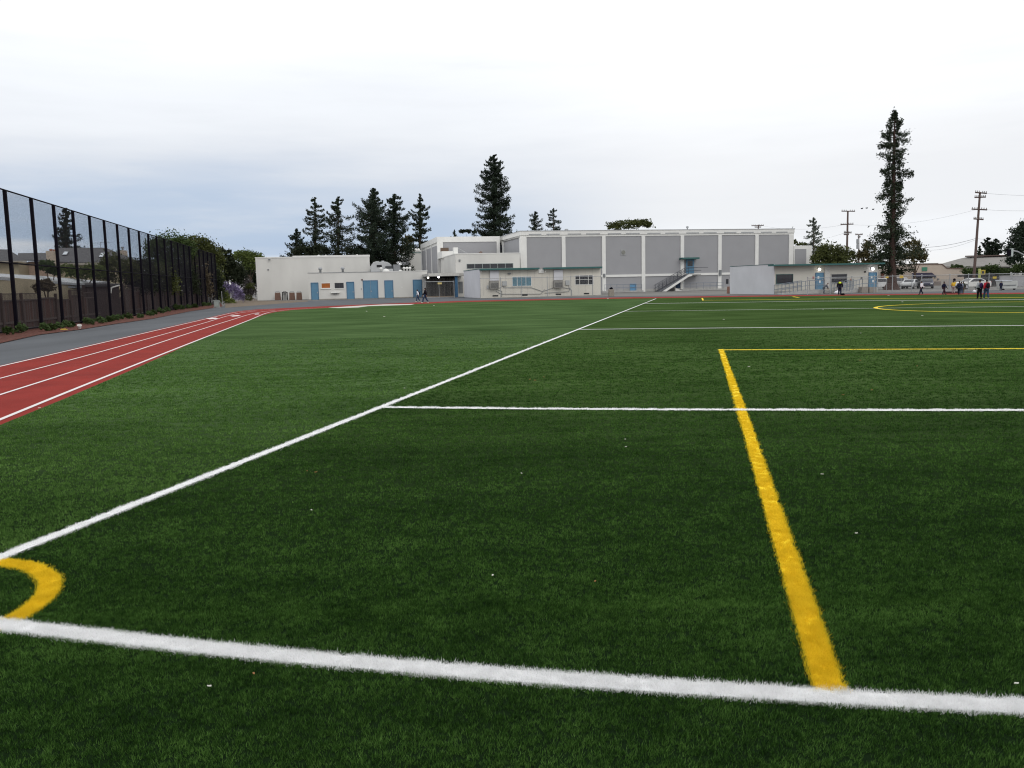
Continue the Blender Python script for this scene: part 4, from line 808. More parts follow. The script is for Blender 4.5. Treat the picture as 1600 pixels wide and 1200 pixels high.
# middle white block with ribbon window
Fm = Fac(713, 127.5); fm = Fm.empty('school_block', 'white two-level block with a strip of six dark windows in front of the auditorium', 'building'); hm = Fm.uv(713, 397.3)[1]; wm = Fm.u(812, 0, 400); Dm = Fm.back(689.5)
part('wall', WHITE, fm, (0, wm, 0, Dm, 0, hm)); part('parapet_cap', WHITE2, fm, (-.05, wm, -.05, Dm, hm, hm + .12))
window(Fm, fm, 729, 411.5, 802, 419.8, mull=(1/6, 2/6, 3/6, 4/6, 5/6), frame=mat('sage_frame', (.38, .42, .41)), fw=.07)
x, z = Fm.uv(718, 407); part('speaker_box', GREYD, fm, (x - .12, x + .12, -.15, -.001, z - .15, z + .15))
x = Fm.u(750, 3, 393); MB().tube((x, 3, hm), (x, 3, hm + .4), .2).tube((x, 3, hm + .4), (x + .35, 3, hm + .35), .12).build('roof_vent', mat('rust_vent', (.18, .13, .11)), fm)

# --- covered passage with slatted gate
Fp = Fac(669, 121); cpz = Fp.empty('covered_passage', 'flat-roofed covered passage with blue post between annex and portable classroom', 'shelter'); x0, x1, z0, z1 = Fp.rect(668.5, 427.2, 728, 431.2)
part('roof_slab', mat('roof_slab', (.40, .39, .37)), cpz, (x0, x1, -.6, 8, z0, z1)); part('fascia', mat('pale_fascia', (.5, .49, .46)), cpz, (x0 - .02, Fp.u(714) + .3, -.66, -.601, z0 - .02, z1 + .05))
a, b_, zz0, zz1 = Fp.rect(711, 431, 715, 464.5); part('post', BLUED, cpz, (a, b_, -.2, .15, 0, z0 - .002))
b = MB(); xx = 0.1; gx1 = Fp.u(710.5, 3)
rr = random.Random(8); gw = [MB(), MB(), MB()]
gm = [mat('gate_wood_a', (.085, .08, .075), .9, .3, 5), mat('gate_wood_b', (.055, .052, .05), .9, .3, 5), mat('gate_wood_c', (.13, .115, .1), .9, .3, 5)]
while xx < gx1: gw[rr.randrange(3)].box(xx, xx + .15, 3 + rr.uniform(-.02, .02), 3.06, .1, z0 - .15 - .25 * rr.random()); xx += .17
for k in range(3): gw[k].build('slat_screen', gm[k], cpz)['kind'] = 'stuff'
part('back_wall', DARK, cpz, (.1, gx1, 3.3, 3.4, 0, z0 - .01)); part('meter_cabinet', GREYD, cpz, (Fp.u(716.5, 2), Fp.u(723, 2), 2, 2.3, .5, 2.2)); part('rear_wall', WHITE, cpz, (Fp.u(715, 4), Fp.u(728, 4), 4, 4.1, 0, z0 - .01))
part('step', mat('tan_dirt', (.25, .19, .13)), cpz, (0.1, gx1, 1.6, 2.9, 0, .18))
for xq, yq, mm in ((668.8, 434, LAMP), (685.2, 433.2, LAMPW)):
    x, z = Fp.uv(xq, yq, -.75); o = MB().box(x - .12, x + .12, -.73, -.665, z - .02, z + .22).build('wall_light', GREYD, cpz); MB().ball((x, -.80, z), (.14, .08, .11), 10).build('bulb', mm, o)
# gate of rails in front
Fgt = Fac(662, 116); gt = Fgt.empty('chain_link_gate', 'pale steel chain-link gate in front of the covered passage', 'gate'); a, b_, zz0, zz1 = Fgt.rect(662.5, 440, 709.5, 464)
MB().tube((a, 0, zz1), (b_, 0, zz1), .035).tube((a, 0, .1), (b_, 0, .1), .03).tube((b_, 0, 0), (b_, 0, zz1 + .1), .045).tube((a, 0, 0), (a, 0, zz1 + .1), .045).tube(((a + b_) / 2, 0, .1), ((a + b_) / 2, 0, zz1), .03).build('gate_frame', GREYM, gt)
V, F = mesh_wires(b_ - a, zz1, .06, .002); o = raw_mesh('wire_mesh', V, F, GREYM, gt); o.location = (a, .02, .03)
x, z = Fgt.uv(687, 442.8); part('notice', mat('yellow_notice', (.62, .50, .22)), gt, (x - .28, x + .28, -.05, -.04, z - .12, z + .12))

# --- portable classroom 1
def portable(px, d, yt, rx, sx, name, label, wallm, sidem, split, roof_over, ytr):
    F_ = Fac(px, d); e = F_.empty(name, label, 'building'); h = F_.uv(px, yt)[1]; w = F_.u(rx, 0, 445); D_ = F_.back(sx)
    part('wall', wallm, e, (.07, w, .0, D_, .0, h - .25)); part('side_wall', sidem, e, (0, .069, .0, D_, .0, h - .02))
    return F_, e, h, w, D_
F1, p1, h1, w1, D1 = portable(750, 107.5, 419.5, 938.7, 724.5, 'portable_classroom', 'cream portable classroom with teal roof edge and two wall air conditioners', CREAM, LILACL, 846, 0, 419)
z0 = h1 - .25
for a, b_ in ((750.5, 843), (850, 941)): part('roof_fascia', TEAL, p1, (F1.u(a, -.7, 421), F1.u(b_, -.7, 421), -.75, -.003, z0 + .0, z0 + .22)); part('roof', GRAVROOF, p1, (max(.08, F1.u(a, 0, 421)), F1.u(b_, 0, 421), .0, D1 - .3, z0 + .002, z0 + .2))
part('side_fascia', TEAL, p1, (-.03, -.001, 0, D1, h1 - .10, h1 - .01)); part('downspout', WHITE2, p1, (F1.u(841.5), F1.u(850), -.12, -.002, z0 - .45, z0 - .002)); 
for a in range(16): part('seam', mat('panel_seam', (.47, .45, .41)), p1, (.4 + a * (w1 - .6) / 16, .43 + a * (w1 - .6) / 16, -.012, -.001, .25, z0 - .01))  # thin vertical wall seams, a darker cream than the panels
window(F1, p1, 800, 431.8, 830.5, 447.3, glass=BLUEG, mull=(.25, .72), trans=()); window(F1, p1, 898.3, 429.8, 927.2, 445, glass=DARKG, mull=(.24, .73), trans=(.5,), lab='darker right-hand window with horizontal bars')
for (a, b_, c_, d_), (e_, f_, g_, h_) in (((765.2, 422.5, 779.2, 438.5), (764.4, 439.3, 778.5, 451.2)), ((865, 421.5, 878.8, 437.6), (864.2, 438.2, 878, 449.7))):
    x0, x1, zz0, zz1 = F1.rect(a, b_, c_, d_); part('duct_cover', LILACL, p1, (x0, x1, -.25, -.002, zz0, min(zz1, z0 - .01)))
    x0, x1, zz0, zz1 = F1.rect(e_, f_, g_, h_); ac = part('air_conditioner', mat('ac_beige', (.27, .26, .24), .7), p1, (x0, x1, -.55, -.002, zz0, zz1), bevel=.02)
    part('grille', mat('ac_grille', (.10, .10, .10)), ac, (x0 + .1, x1 - .1, -.57, -.551, zz0 + .12, zz1 - .28))
    b = MB()
    for k in range(5): zz = zz0 + .16 + k * (zz1 - zz0 - .5) / 5; b.box(x0 + .1, x1 - .1, -.585, -.571, zz, zz + .03)
    b.build('louvre', MATS['ac_beige'], ac)
for a, b_, c_, d_ in ((784.5, 439.3, 791.8, 446.5), (883.3, 438, 889.7, 445.5), (760.5, 446, 763, 451)):
    x0, x1, zz0, zz1 = F1.rect(a, b_, c_, d_); part('electric_box', mat('elec_grey', (.42, .43, .43), .6), p1, (x0, x1, -.15, -.002, zz0, zz1))
def cond(pts): 
    b = MB(); q = [F1.uv(x, y, -.06) for x, y in pts]
    for i in range(len(q) - 1): b.tube((q[i][0], -.06, q[i][1]), (q[i + 1][0], -.06, q[i + 1][1]), .035, n=5)
    b.build('conduit', mat('conduit_grey', (.28, .29, .29), .6), p1)
cond([(779, 451), (787, 446), (787, 449.5), (830, 449.3), (848, 455.5), (864, 449.8)]); cond([(775, 455), (783, 459.5), (845, 459.3), (851, 452)]); cond([(878, 449), (890, 451), (889, 455.5), (851, 458)]); cond([(889, 446), (889, 449.5)]); cond([(776, 452.5), (784, 455), (784, 464)]); cond([(889.5, 450), (893, 453), (893, 462)])
for xq in (774, 820, 872.5, 916.5): x, z = F1.uv(xq, 462.3); part('crawl_vent', DARK, p1, (x - .36, x + .36, -.02, -.001, .16, .34))
x, z = F1.uv(795.5, 427); MB().lathe([(.08, 0), (.22, .12), (.22, .2)], 10, (x, -.15, z - .15)).build('horn_speaker', GREYD, p1)
x, z = F1.uv(752.5, 423.5, -.3); MB().tube((x, 0, z), (x, -.4, z - .05), .05).build('flood_light', WHITE2, p1); x, z = F1.uv(852, 422.6, -.3); MB().tube((x, 0, z - .02), (x, -.45, z - .1), .05).build('flood_light', WHITE2, p1)
# --- portable classroom 2
F2, p2, h2, w2, D2 = portable(1209, 88.5, 412.2, 1371, 1140.5, 'portable_classroom', 'pale portable classroom with two blue doors, ramps and two lit wall lamps', mat('greige_wall', (.52, .50, .45), .85, .05, .6, stretch=(1, 1, .3)), mat('pale_side_wall2', (.60, .61, .63), .9, .05, .5), 1290, 0, 411)
z0 = h2 - .25; part('roof_fascia', TEAL, p2, (F2.u(1207, -.9, 413), F2.u(1383, -.9, 412), -.9, -.002, z0, z0 + .16)); part('roof', GRAVROOF, p2, (.07, w2 + .4, .0, D2 - .3, z0 + .002, z0 + .15)); part('side_edge', TEAL, p2, (-.03, -.001, 0, D2, h2 - .06, h2 - .01))
x0, x1, zz0, zz1 = F2.rect(1288, 414, 1295.5, 455); part('downspout_cover', mat('cover_white', (.50, .49, .47)), p2, (x0, x1, -.10, -.002, .5, z0 - .003))
window(F2, p2, 1212.3, 428.3, 1239, 443.2, glass=DARKG, frame=mat('teal_frame', (.05, .10, .10))); window(F2, p2, 1298, 427.6, 1323.7, 442.2, glass=DARKG, frame=mat('pale_frame', (.4, .4, .38)), trans=(.45,))
for (a, b_, c_, d_), fl in (((1273.7, 426, 1286.6, 452.6), 0), ((1356.8, 425.5, 1369.5, 452.6), 1)):
    x0, x1, zz0, zz1 = F2.rect(a, b_, c_, d_); do = part('door', BLUE, p2, (x0 + .05, x1 - .05, -.03, -.004, zz0, zz1 - .05)); part('frame', BLUED, do, (x0, x0 + .045, -.06, -.002, zz0, zz1), (x1 - .045, x1, -.06, -.002, zz0, zz1), (x0 + .046, x1 - .046, -.06, -.002, zz1 - .045, zz1))
    part('paper_notice', WHITE2, do, (x0 + .25, x0 + .45, -.036, -.031, zz1 - .62, zz1 - .38), (x0 + .45, x0 + .62, -.036, -.031, zz1 - 1.05, zz1 - .80)); part('handle', GREYM, do, (x1 - .18, x1 - .12, -.08, -.031, zz0 + .95, zz0 + 1.1))
for xq, yq, mm in ((1280.3, 421, LAMP), (1363.8, 420, LAMPW)):
    x, z = F2.uv(xq, yq, -.2); o = MB().box(x - .12, x + .12, -.12, -.002, z - .1, z + .16).build('wall_light', GREYD, p2); MB().ball((x, -.2, z), (.17, .1, .15), 10).build('bulb', mm, o)
for xq, yq, c_ in ((1270.8, 433.7, (.4, .03, .03)), (1329.5, 437, (.5, .2, .03)), (1351.5, 424.6, (.05, .05, .05)), (1346, 434.5, (.12, .12, .12))):
    x, z = F2.uv(xq, yq); part('alarm_box', mat('alarm%.2f' % c_[0], c_), p2, (x - .09, x + .09, -.06, -.001, z - .09, z + .09))
part('skirt', mat('skirt_grey', (.30, .295, .28)), p2, (.071, w2, -.02, -.001, 0, .32))
def ramp(xa, xb, xl, zl, y0=-1.7):
    a, b_, c_ = F2.u(xa, y0), F2.u(xb, y0), F2.u(xl, y0)
    MB().side([(a, 0), (b_, 0), (b_, zl), (a, .05)], y0, -.07).build('ramp', CONC, p2); part('landing', CONC, p2, (b_ + .002, c_, y0, -.07, 0, zl))
    for yy in (y0 + .03, -.15): railing(F2, p2, a, b_, yy, .03, zl, .95, 7, name='ramp_railing')
    railing(F2, p2, b_, c_, y0 + .03, zl, zl, .95, 2, name='ramp_railing')
ramp(1222, 1265, 1289, .42); ramp(1313, 1348, 1372, .45)
part('entrance_step', mat('tan_box', (.27, .24, .21)), p2, (F2.u(1346, -2.2), F2.u(1356, -2.2), -2.3, -1.72, 0, .6), (F2.u(1358, -2.2), F2.u(1369, -2.2), -2.3, -1.72, 0, .55))

# ------------------------------------------------------------------ low chain-link fences
def low_fence(F_, pxs, ytop, label, pitch=.06, post_r=.04):
    e = F_.empty('chain_link_fence', label, 'fence'); us = [F_.u(p) for p in pxs]; h = F_.uv(pxs[0], ytop)[1]
    pb = MB().tube((0, 0, 0), (0, 0, h + .05), post_r, n=6).ball((0, 0, h + .07), .06, 6).build('post', GREYM, e)
    for i, u_ in enumerate(us):
        o = pb if i == 0 else pb.copy()
        if i: COL.objects.link(o)
        o.location = (u_, 0, 0)
    MB().tube((us[0], 0, h), (us[-1], 0, h), .028, n=5).build('rail', GREYM, e)
    for i in range(len(us) - 1):
        V, F = mesh_wires(us[i + 1] - us[i], h, pitch, .0018); o = raw_mesh('wire_mesh', V, F, GREYM, e); o.location = (us[i], .03, 0)
    return e, h
low_fence(Fac(750, 105.5), (750, 782, 815, 855, 892, 926, 939), 435.3, 'low pale chain-link fence standing in front of the cream portable classroom')
low_fence(Fac(1262, 84), (1262, 1297.5, 1331, 1366, 1394.5, 1425, 1440, 1484, 1513, 1545, 1580, 1612, 1650), 434.3, 'long pale chain-link fence along the track at the right of the photo')

# ------------------------------------------------------------------ bins
def bin_at(px, yb, yt, halfw, label, mt=BROWNM, group='brown litter bins by the white windowless building', hood=True, black=False, cat='bin'):
    g_ = G(px, yb); d = float(g_[1]); h = float(P(px, yt, d)[2]); r = halfw * d / FOC; e = empty('litter_bin', (g_[0], g_[1], 0), TH, label, cat, group)
    if black:
        b = MB(); 
        for sx_ in (-1, 1):
            for sy_ in (-1, 1): b.box(sx_ * r - .05, sx_ * r + .05, sy_ * r * .8 - .05, sy_ * r * .8 + .05, 0, h * .84)
        b.build('frame', BLACKM, e); part('top', BLACKM, e, (-r - .06, r + .06, -r, r, h * .84, h * .92)); part('liner', mat('grey_liner', (.3, .3, .29)), e, (-r + .12, r - .12, .0, r * .5, .05, h * .8))
    else: MB().add([(-r, -r * .8, 0), (r, -r * .8, 0), (r, r * .8, 0), (-r, r * .8, 0), (-r * .88, -r * .7, h * .84), (r * .88, -r * .7, h * .84), (r * .88, r * .7, h * .84), (-r * .88, r * .7, h * .84)], [(3, 2, 1, 0), (4, 5, 6, 7), (0, 1, 5, 4), (1, 2, 6, 5), (2, 3, 7, 6), (3, 0, 4, 7)]).build('body', mt, e, bevel=.03)
    b = MB(); pts = [(-r * .8, h * .84), (-r * .7, h * .93), (-r * .4, h), (r * .4, h), (r * .7, h * .93), (r * .8, h * .84)]
    if hood:
        for i in range(5): b.tube((pts[i][0], 0, pts[i][1]), (pts[i + 1][0], 0, pts[i + 1][1]), .035, n=5)
        b.build('hoop', GREYM if not black else BLACKM, e)
        part('rim', mat('dark_brown', (.08, .05, .04)), e, (-r * .86, r * .86, -r * .68, r * .68, h * .84 + .002, h * .86)) if not black else None
    return e
bin_at(434.3, 469, 455.3, 4.5, 'brown litter bin, leftmost of the three brown ones by the white building'); bin_at(445.5, 468.8, 455.3, 3.6, 'black open-framed litter bin between brown bins by the white building', black=True)
bin_at(456.7, 468.7, 455.2, 4.4, 'brown litter bin immediately right of the black open-framed bin'); bin_at(467.8, 468.5, 455.1, 4.4, 'brown litter bin, rightmost of the row by the white building')
bin_at(955, 463, 450, 4.2, 'tan concrete bin with bag on top right of the cream portable classroom', mat('tan_concrete', (.27, .24, .2), .9), None, hood=False)
bin_at(1143, 458.5, 445.5, 6.0, 'brown litter bin with a red panel at the left end of the pale portable classroom', mat('red_brown', (.24, .13, .10), .9), None, hood=False)
for px, yb, nm, lb in ((955, 463, 'rubbish_bag', 'dark rubbish bag bulging from the tan concrete bin'), (1143, 458.5, 'rubbish_bag', 'dark rubbish bag on the brown bin with a red panel')):
    g_ = G(px, yb); z = float(P(px, yb - 11.4, g_[1])[2]); o = MB().ball((0, 0, 0), (.22, .2, .14), 8).ball((.08, 0, .12), (.06, .06, .1), 6).build(nm, BLACKM); o.location = (g_[0], g_[1], z + .05); tag(o, lb, 'bag')
g_ = G(1145, 458.3); o = part('bin_panel', mat('red_plastic', (.35, .03, .03)), [c for c in scn.objects if c.get('label', '').startswith('brown litter bin with a red')][0], (-.12, .38, -.36, -.335, .35, .75)) 
g_ = G(425, 468.5); e = empty('tool_cart', (g_[0], g_[1], 0), TH, 'green and pale wheeled cart left of the brown bins by the white building', 'cart', None)
part('bucket', mat('pale_green', (.32, .40, .35)), e, (-.35, .0, -.2, .2, .12, .75), bevel=.03); part('green_bag', mat('deep_green', (.02, .13, .09)), e, (.02, .42, -.2, .2, .35, 1.0), bevel=.06); b = MB().tube((-.25, -.2, .1), (-.25, -.25, .1), .1).tube((.25, -.2, .1), (.25, -.25, .1), .1).build('wheel', BLACKM, e)
MB().tube((.2, 0, .9), (.45, 0, 1.25), .03).tube((-.3, 0, .7), (-.3, 0, 1.1), .025).build('handle', GREYD, e)

# ------------------------------------------------------------------ conifers behind the school
conifer(463, 357, 178, 26, 'short dark spruce, leftmost of the row behind the white windowless building', leaves=2600, seed=31, ybot=400, power=.8)
conifer(492, 308, 180, 31, 'ragged open conifer, second in the row behind the white windowless building', style='dense', key='redwood', leaves=3300, seed=32, ybot=399, power=.55, levels=60)
conifer(528, 307, 176, 38, 'broad conifer with narrow top left of the paired dark redwoods', style='dense', key='redwood', leaves=3900, seed=33, ybot=398, power=.6, levels=70)
conifer(584, 294, 170, 34, 'tallest and broadest dark redwood of the pair behind the rooftop plant', style='column', key='conifer', leaves=8500, seed=34, ybot=400, levels=170)
conifer(616, 303, 173, 31, 'dark redwood with pointed top, right one of the pair behind the rooftop plant', style='dense', key='conifer', leaves=6800, seed=35, ybot=408, power=.38, levels=150)
conifer(656, 303, 200, 17, 'slender conifer standing alone above the small far hall', style='column', key='redwood', leaves=3000, seed=36, ybot=385, levels=90)
conifer(772, 242, 195, 33, 'very tall dark conifer behind the auditorium roof', style='dense', key='conifer', leaves=11500, seed=37, ybot=362, power=.36, levels=210, trunk_r=.5)
conifer(836, 330, 240, 17, 'small pointed conifer behind the left end of the gymnasium roof', leaves=1300, seed=38, ybot=360, power=.6)
conifer(865, 325, 230, 16, 'small ragged conifer behind the gymnasium, right of the pointed one', leaves=1200, seed=39, ybot=360, power=.5, levels=50)
conifer(710, 359, 260, 5, 'tiny distant conifer tip just above the auditorium roof', leaves=400, seed=40, ybot=368)
conifer(1271, 340, 210, 22, 'pale grey-green sparse conifer above the block right of the gymnasium', key='greycon', leaves=1500, seed=41, ybot=385, power=.7, levels=55)
broadleaf([(476, 396, 20, 14), (500, 394, 16, 12), (560, 398, 20, 14)], 172, 'low dark foliage among the conifers above the white windowless building', 'dark', 2400, 51, group='trees beyond the school')
broadleaf([(638, 378, 9, 10), (634, 390, 10, 10)], 200, 'small brown-green tree between the redwoods and the slender conifer', 'autumn', 900, 52, group='trees beyond the school')
broadleaf([(985, 352, 34, 8), (1000, 350, 18, 7), (965, 356, 16, 5)], 200, 'low rounded olive tree crown above the middle of the gymnasium roof', 'olive', 1600, 53, group='trees beyond the school', clump=.16)
broadleaf([(1298, 400, 26, 20), (1318, 404, 20, 18), (1283, 408, 16, 16), (1302, 420, 34, 18)], 140, 'dark rounded evergreen tree behind the roof of the pale portable classroom', 'olive', 4800, 54, group='trees beyond the school', clump=.15)
broadleaf([(1358, 392, 13, 16), (1349, 404, 12, 14), (1364, 414, 18, 12)], 128, 'autumn-tinged tree just left of the tall bare-trunked redwood', 'autumn', 1500, 55, group='trees beyond the school', clump=.17)
broadleaf([(1425, 384, 13, 11), (1434, 398, 13, 13), (1418, 404, 16, 13), (1440, 406, 10, 9)], 122, 'autumn-tinged tree just right of the tall bare-trunked redwood', 'autumn', 1800, 56, group='trees beyond the school', clump=.17)
broadleaf([(1242, 380, 7, 5), (1252, 382, 7, 4)], 200, 'tiny tree top above the small block at the right end of the gymnasium', 'olive', 300, 57, group='trees beyond the school')
broadleaf([(728, 362, 10, 4), (745, 363, 7, 3)], 260, 'distant low foliage just above the auditorium roof', 'dark', 300, 58, group='trees beyond the school')

# the tall redwood at right: bare trunk visible through sparse tufts
def big_redwood():
    rs_ = np.random.RandomState(9); d = 104; b0 = column(1393, d, 455); H = float(P(1398, 175, d)[2]); t = empty('redwood_tree', (b0[0], b0[1], 0), 0, 'very tall ragged redwood with bare reddish trunk beyond the pale portable classroom', 'tree')
    tr = MB(); s = d / FOC; top = P(1398, 172, d); kx = float(top[0] - b0[0])
    def ax_(z): return kx * z / H
    prev = (0, 0, -.05); pr = 1.05
    for z, r in ((.8, .60), (2.5, .45), (6, .36), (10, .29), (14, .22), (18, .13), (H * .97, .04)): tr.tube(prev, (ax_(z), 0, z), pr, r, n=10, cap=False); prev = (ax_(z), 0, z); pr = r
    # (y in photo, reach left px, reach right px)
    prof = [(178, 2, 3), (184, 6, 7), (192, 14, 17), (202, 17, 14), (210, 28, 32), (220, 30, 12), (230, 14, 14), (240, 25, 24), (250, 14, 12), (260, 20, 26), (270, 26, 30), (280, 24, 18), (290, 20, 18), (300, 18, 16), (308, 30, 22), (316, 12, 30), (326, 14, 14),
            (335, 16, 22), (345, 10, 10), (356, 30, 16), (364, 24, 16), (372, 14, 12), (382, 22, 16), (392, 28, 24), (402, 32, 30), (412, 30, 36), (420, 18, 26)]
    C = []
    for (y, L_, R_) in prof:
        for sgn, reach in ((-1, L_), (1, R_)):
            for k in range(4 if y > 375 or y < 200 else 3):
                L = reach * s * rs_.uniform(.45, 1.1) * (1 if k == 0 else .85); z0_ = float(P(1396, y, d)[2]) + rs_.uniform(-.45, .45); az_ = (0 if sgn > 0 else math.pi) + rs_.uniform(-1.2, 1.2) * (0.3 if k == 0 else 1)
                L3 = L; dv = np.array([math.cos(az_), math.sin(az_)]); drop = rs_.uniform(-.28, .12); p0 = np.array([ax_(z0_), 0, z0_])
                tr.tube(p0, p0 + np.array([dv[0] * L3 * .85, dv[1] * L3 * .85, drop * L3 * .8]), .05, .015, n=4, cap=False)
                n = int(16 + 62 * L / 2.4); s_ = .30 + .70 * rs_.rand(n) ** .7; sd_ = rs_.randn(n) * L3 * .11
                up = drop * L3 * s_ + .45 * L3 * np.maximum(0, s_ - .65) ** 1.3 + rs_.randn(n) * .16 - .1
                C.append(p0 + np.c_[dv[0] * L3 * s_ - dv[1] * sd_, dv[1] * L3 * s_ + dv[0] * sd_, up])
    for k in range(12):   # the dark skirt low down
        c_ = np.array([ax_(4) + rs_.uniform(-2.3, 2.6), rs_.uniform(-1.5, 1.5), rs_.uniform(4.2, 6.8)]); C.append(c_ + rs_.randn(120, 3) * [.6, .5, .4])
    for k in range(46):
        zz = 7 + (H - 8) * rs_.rand(); sg = rs_.choice([-1, 1]); c_ = np.array([ax_(zz) + sg * rs_.uniform(.1, .7), rs_.uniform(-.7, .5), zz]); C.append(c_ + rs_.randn(26, 3) * [.34, .3, .16])
    C = np.vstack(C); tr.build('trunk', BARKR, t, smooth=True); V, F = leaf_tris(np.vstack([C, C + rs_.randn(len(C), 3) * .12]), .15, rs_, .8); raw_mesh('crown', V, F, LEAFM['redwood'], t)
big_redwood()
conifer(1543, 371, 190, 13, 'small dark cypress, right of three behind the large grey-roofed hall', leaves=1600, seed=61, ybot=398, style='column', levels=60, group='cypresses behind the grey-roofed hall')
conifer(1556, 373, 190, 14, 'dark rounded cypress, rightmost and broadest behind the large grey-roofed hall', leaves=1700, seed=62, ybot=398, style='column', levels=60, group='cypresses behind the grey-roofed hall')
conifer(1531, 384, 195, 6, 'narrow cypress just right of the leaning utility pole behind the hall', leaves=600, seed=63, ybot=398, group='cypresses behind the grey-roofed hall')
broadleaf([(1600, 372, 22, 26), (1592, 392, 22, 22), (1612, 398, 34, 30), (1585, 408, 14, 12), (1618, 360, 24, 24)], 128, 'big dark cypress-like tree cut by the right edge of the photo', 'conifer', 6500, 64, group='trees beyond the school', clump=.15)

# ------------------------------------------------------------------ street side, right
# beige shop
Fsh = Fac(1425, 138, 0.0); sh = Fsh.empty('shop_building', 'beige shop with stepped parapet, green sign and dark awning beyond the parked cars', 'building')
SHOP = mat('shop_beige', (.50, .42, .35), .9, .05, .8); SHOPT = mat('shop_trim', (.16, .10, .08)); 
def sp_(x, y): return Fsh.uv(x, y)
pts = [(1425, 413.5), (1471, 413), (1474, 415), (1479, 419.5), (1507, 420.2)]; q = [sp_(*p) for p in pts]
MB().side([(q[0][0], 0), (q[-1][0], 0)] + q[::-1], 0, 10).build('wall', SHOP, sh)
b = MB()
for i in range(len(q) - 1): b.side([(q[i][0], q[i][1]), (q[i + 1][0], q[i + 1][1]), (q[i + 1][0], q[i + 1][1] + .12), (q[i][0], q[i][1] + .12)], -.12, -.002)
b.build('parapet_trim', SHOPT, sh)
x0, x1, z0, z1 = Fsh.rect(1440.5, 418, 1448.3, 423.2); part('shop_sign', mat('green_sign', (.07, .23, .15)), sh, (x0, x1, -.12, -.01, z0, z1), (x0 - .05, x1 + .05, -.10, -.011, z1 + .002, z1 + .05))
x0, x1, z0, z1 = Fsh.rect(1424.5, 426.3, 1456, 432.8); MB().add([(x0, -1.4, z0), (x1, -1.4, z0), (x1, -.01, z1), (x0, -.01, z1), (x0, -1.4, z0 + .1), (x1, -1.4, z0 + .1), (x1, -.01, z0), (x0, -.01, z0)], [(4, 5, 2, 3), (0, 1, 5, 4), (0, 4, 3, 7), (1, 6, 2, 5), (0, 7, 6, 1)]).build('awning', mat('navy_awning', (.025, .022, .045), .8), sh)
x0, x1, z0, z1 = Fsh.rect(1426, 433, 1455, 447); w = part('shop_window', mat('dim_glass', (.10, .09, .09), .3), sh, (x0, x1, -.03, -.004, z0, z1)); part('frame', SHOPT, w, *[(x0 + (x1 - x0) * k / 5 - .04, x0 + (x1 - x0) * k / 5 + .04, -.05, -.031, z0, z1) for k in range(6)])
x0, x1, z0, z1 = Fsh.rect(1453, 431, 1455.8, 447); part('doorway', DARK, sh, (x0, x1, -.06, -.051, 0, z1))
x0, x1, z0, z1 = Fsh.rect(1496, 430, 1507, 432.4); part('strip_window', DARKG, sh, (x0, x1, -.03, -.002, z0, z1)); x0, x1, z0, z1 = Fsh.rect(1459.5, 439.7, 1469.8, 449); part('vent_panel', mat('brown_mesh', (.24, .20, .18)), sh, (x0, x1, -.08, -.002, max(z0, .1), z1))
x0, x1, z0, z1 = Fsh.rect(1470, 436, 1500, 447); part('roller_shutter', mat('shutter', (.42, .38, .34), .7, .1, 1, stretch=(8, 1, 1)), sh, (x0, x1, -.03, -.003, max(.05, z0), z1))
for xq, yq in ((1457, 432), (1461, 433), (1465.5, 436.5)): x, z = Fsh.uv(xq, yq); part('wall_lamp', GREYD, sh, (x - .12, x + .12, -.2, -.002, z - .1, z + .15))
# brick building behind trees left of shop
Fk = Fac(1372, 150, 0); bk = Fk.empty('far_shop', 'distant low shop with pale walls and red brick piers behind the parked cars', 'building'); x1 = Fk.u(1424); h = Fk.uv(1400, 417)[1]
part('wall', mat('pale_shop', (.45, .41, .37)), bk, (0, x1, 0, 8, 0, h)); 
for a, b_ in ((1376, 1380), (1419, 1424.5), (1398, 1401)): part('brick_pier', mat('red_brick', (.20, .07, .05), .9, .2, 8), bk, (Fk.u(a), Fk.u(b_), -.2, -.002, 0, h - 1)); 
for a, b_ in ((1383, 1396), (1403, 1417)): x0, x1_, z0, z1 = Fk.rect(a, 424, b_, 434); part('shop_window', DARKG, bk, (x0, x1_, -.04, -.003, z0, z1))
x0, x1_, z0, z1 = Fk.rect(1415, 421.4, 1421.5, 424); part('lit_sign', mat('yellow_lit', (.95, .8, .35), emit=1.2), bk, (x0, x1_, -.3, -.21, z0, z1))
# hall with big roof
dH = 170; oH = column(1515, dH); hh_ = empty('hall', (oH[0], oH[1], 0), 0, 'large hall with broad grey hip roof behind the beige shop', 'building')
def rel(p): return p - np.array([oH[0], oH[1], 0])
GR2 = mat('grey_big_roof', (.235, .225, .21), .95, .08, 1, bump=.2)
poly3('roof', [P(1455, 416.5, dH), P(1585, 415, dH), P(1580, 399, dH + 10), P(1512, 401.5, dH + 10), P(1498, 404.5, dH + 9)], GR2, hh_, oH, .3)
part('ridge_cap', mat('roof_brown', (.10, .07, .06)), hh_, (float(rel(P(1511, 400, dH + 9))[0]), float(rel(P(1585, 400, dH + 9))[0]), 8.6, 9.8, float(P(1540, 400.6, dH + 9)[2]), float(P(1540, 398.8, dH + 9)[2])))
zE = float(P(1520, 417, dH)[2]); part('wall', mat('hall_wall', (.5, .45, .40)), hh_, (float(rel(P(1458, 416, dH))[0]), float(rel(P(1508, 416, dH))[0]), .5, 12, 0, zE)); part('wall', DARK, hh_, (float(rel(P(1508.5, 416, dH))[0]), float(rel(P(1583, 416, dH))[0]), .8, 12, 0, zE - .2))
part('vent_ridge', GR2, hh_, (float(rel(P(1441, 412, dH))[0]), float(rel(P(1478, 412, dH))[0]), 3, 12, 0, float(P(1450, 411.2, dH + 3)[2])))
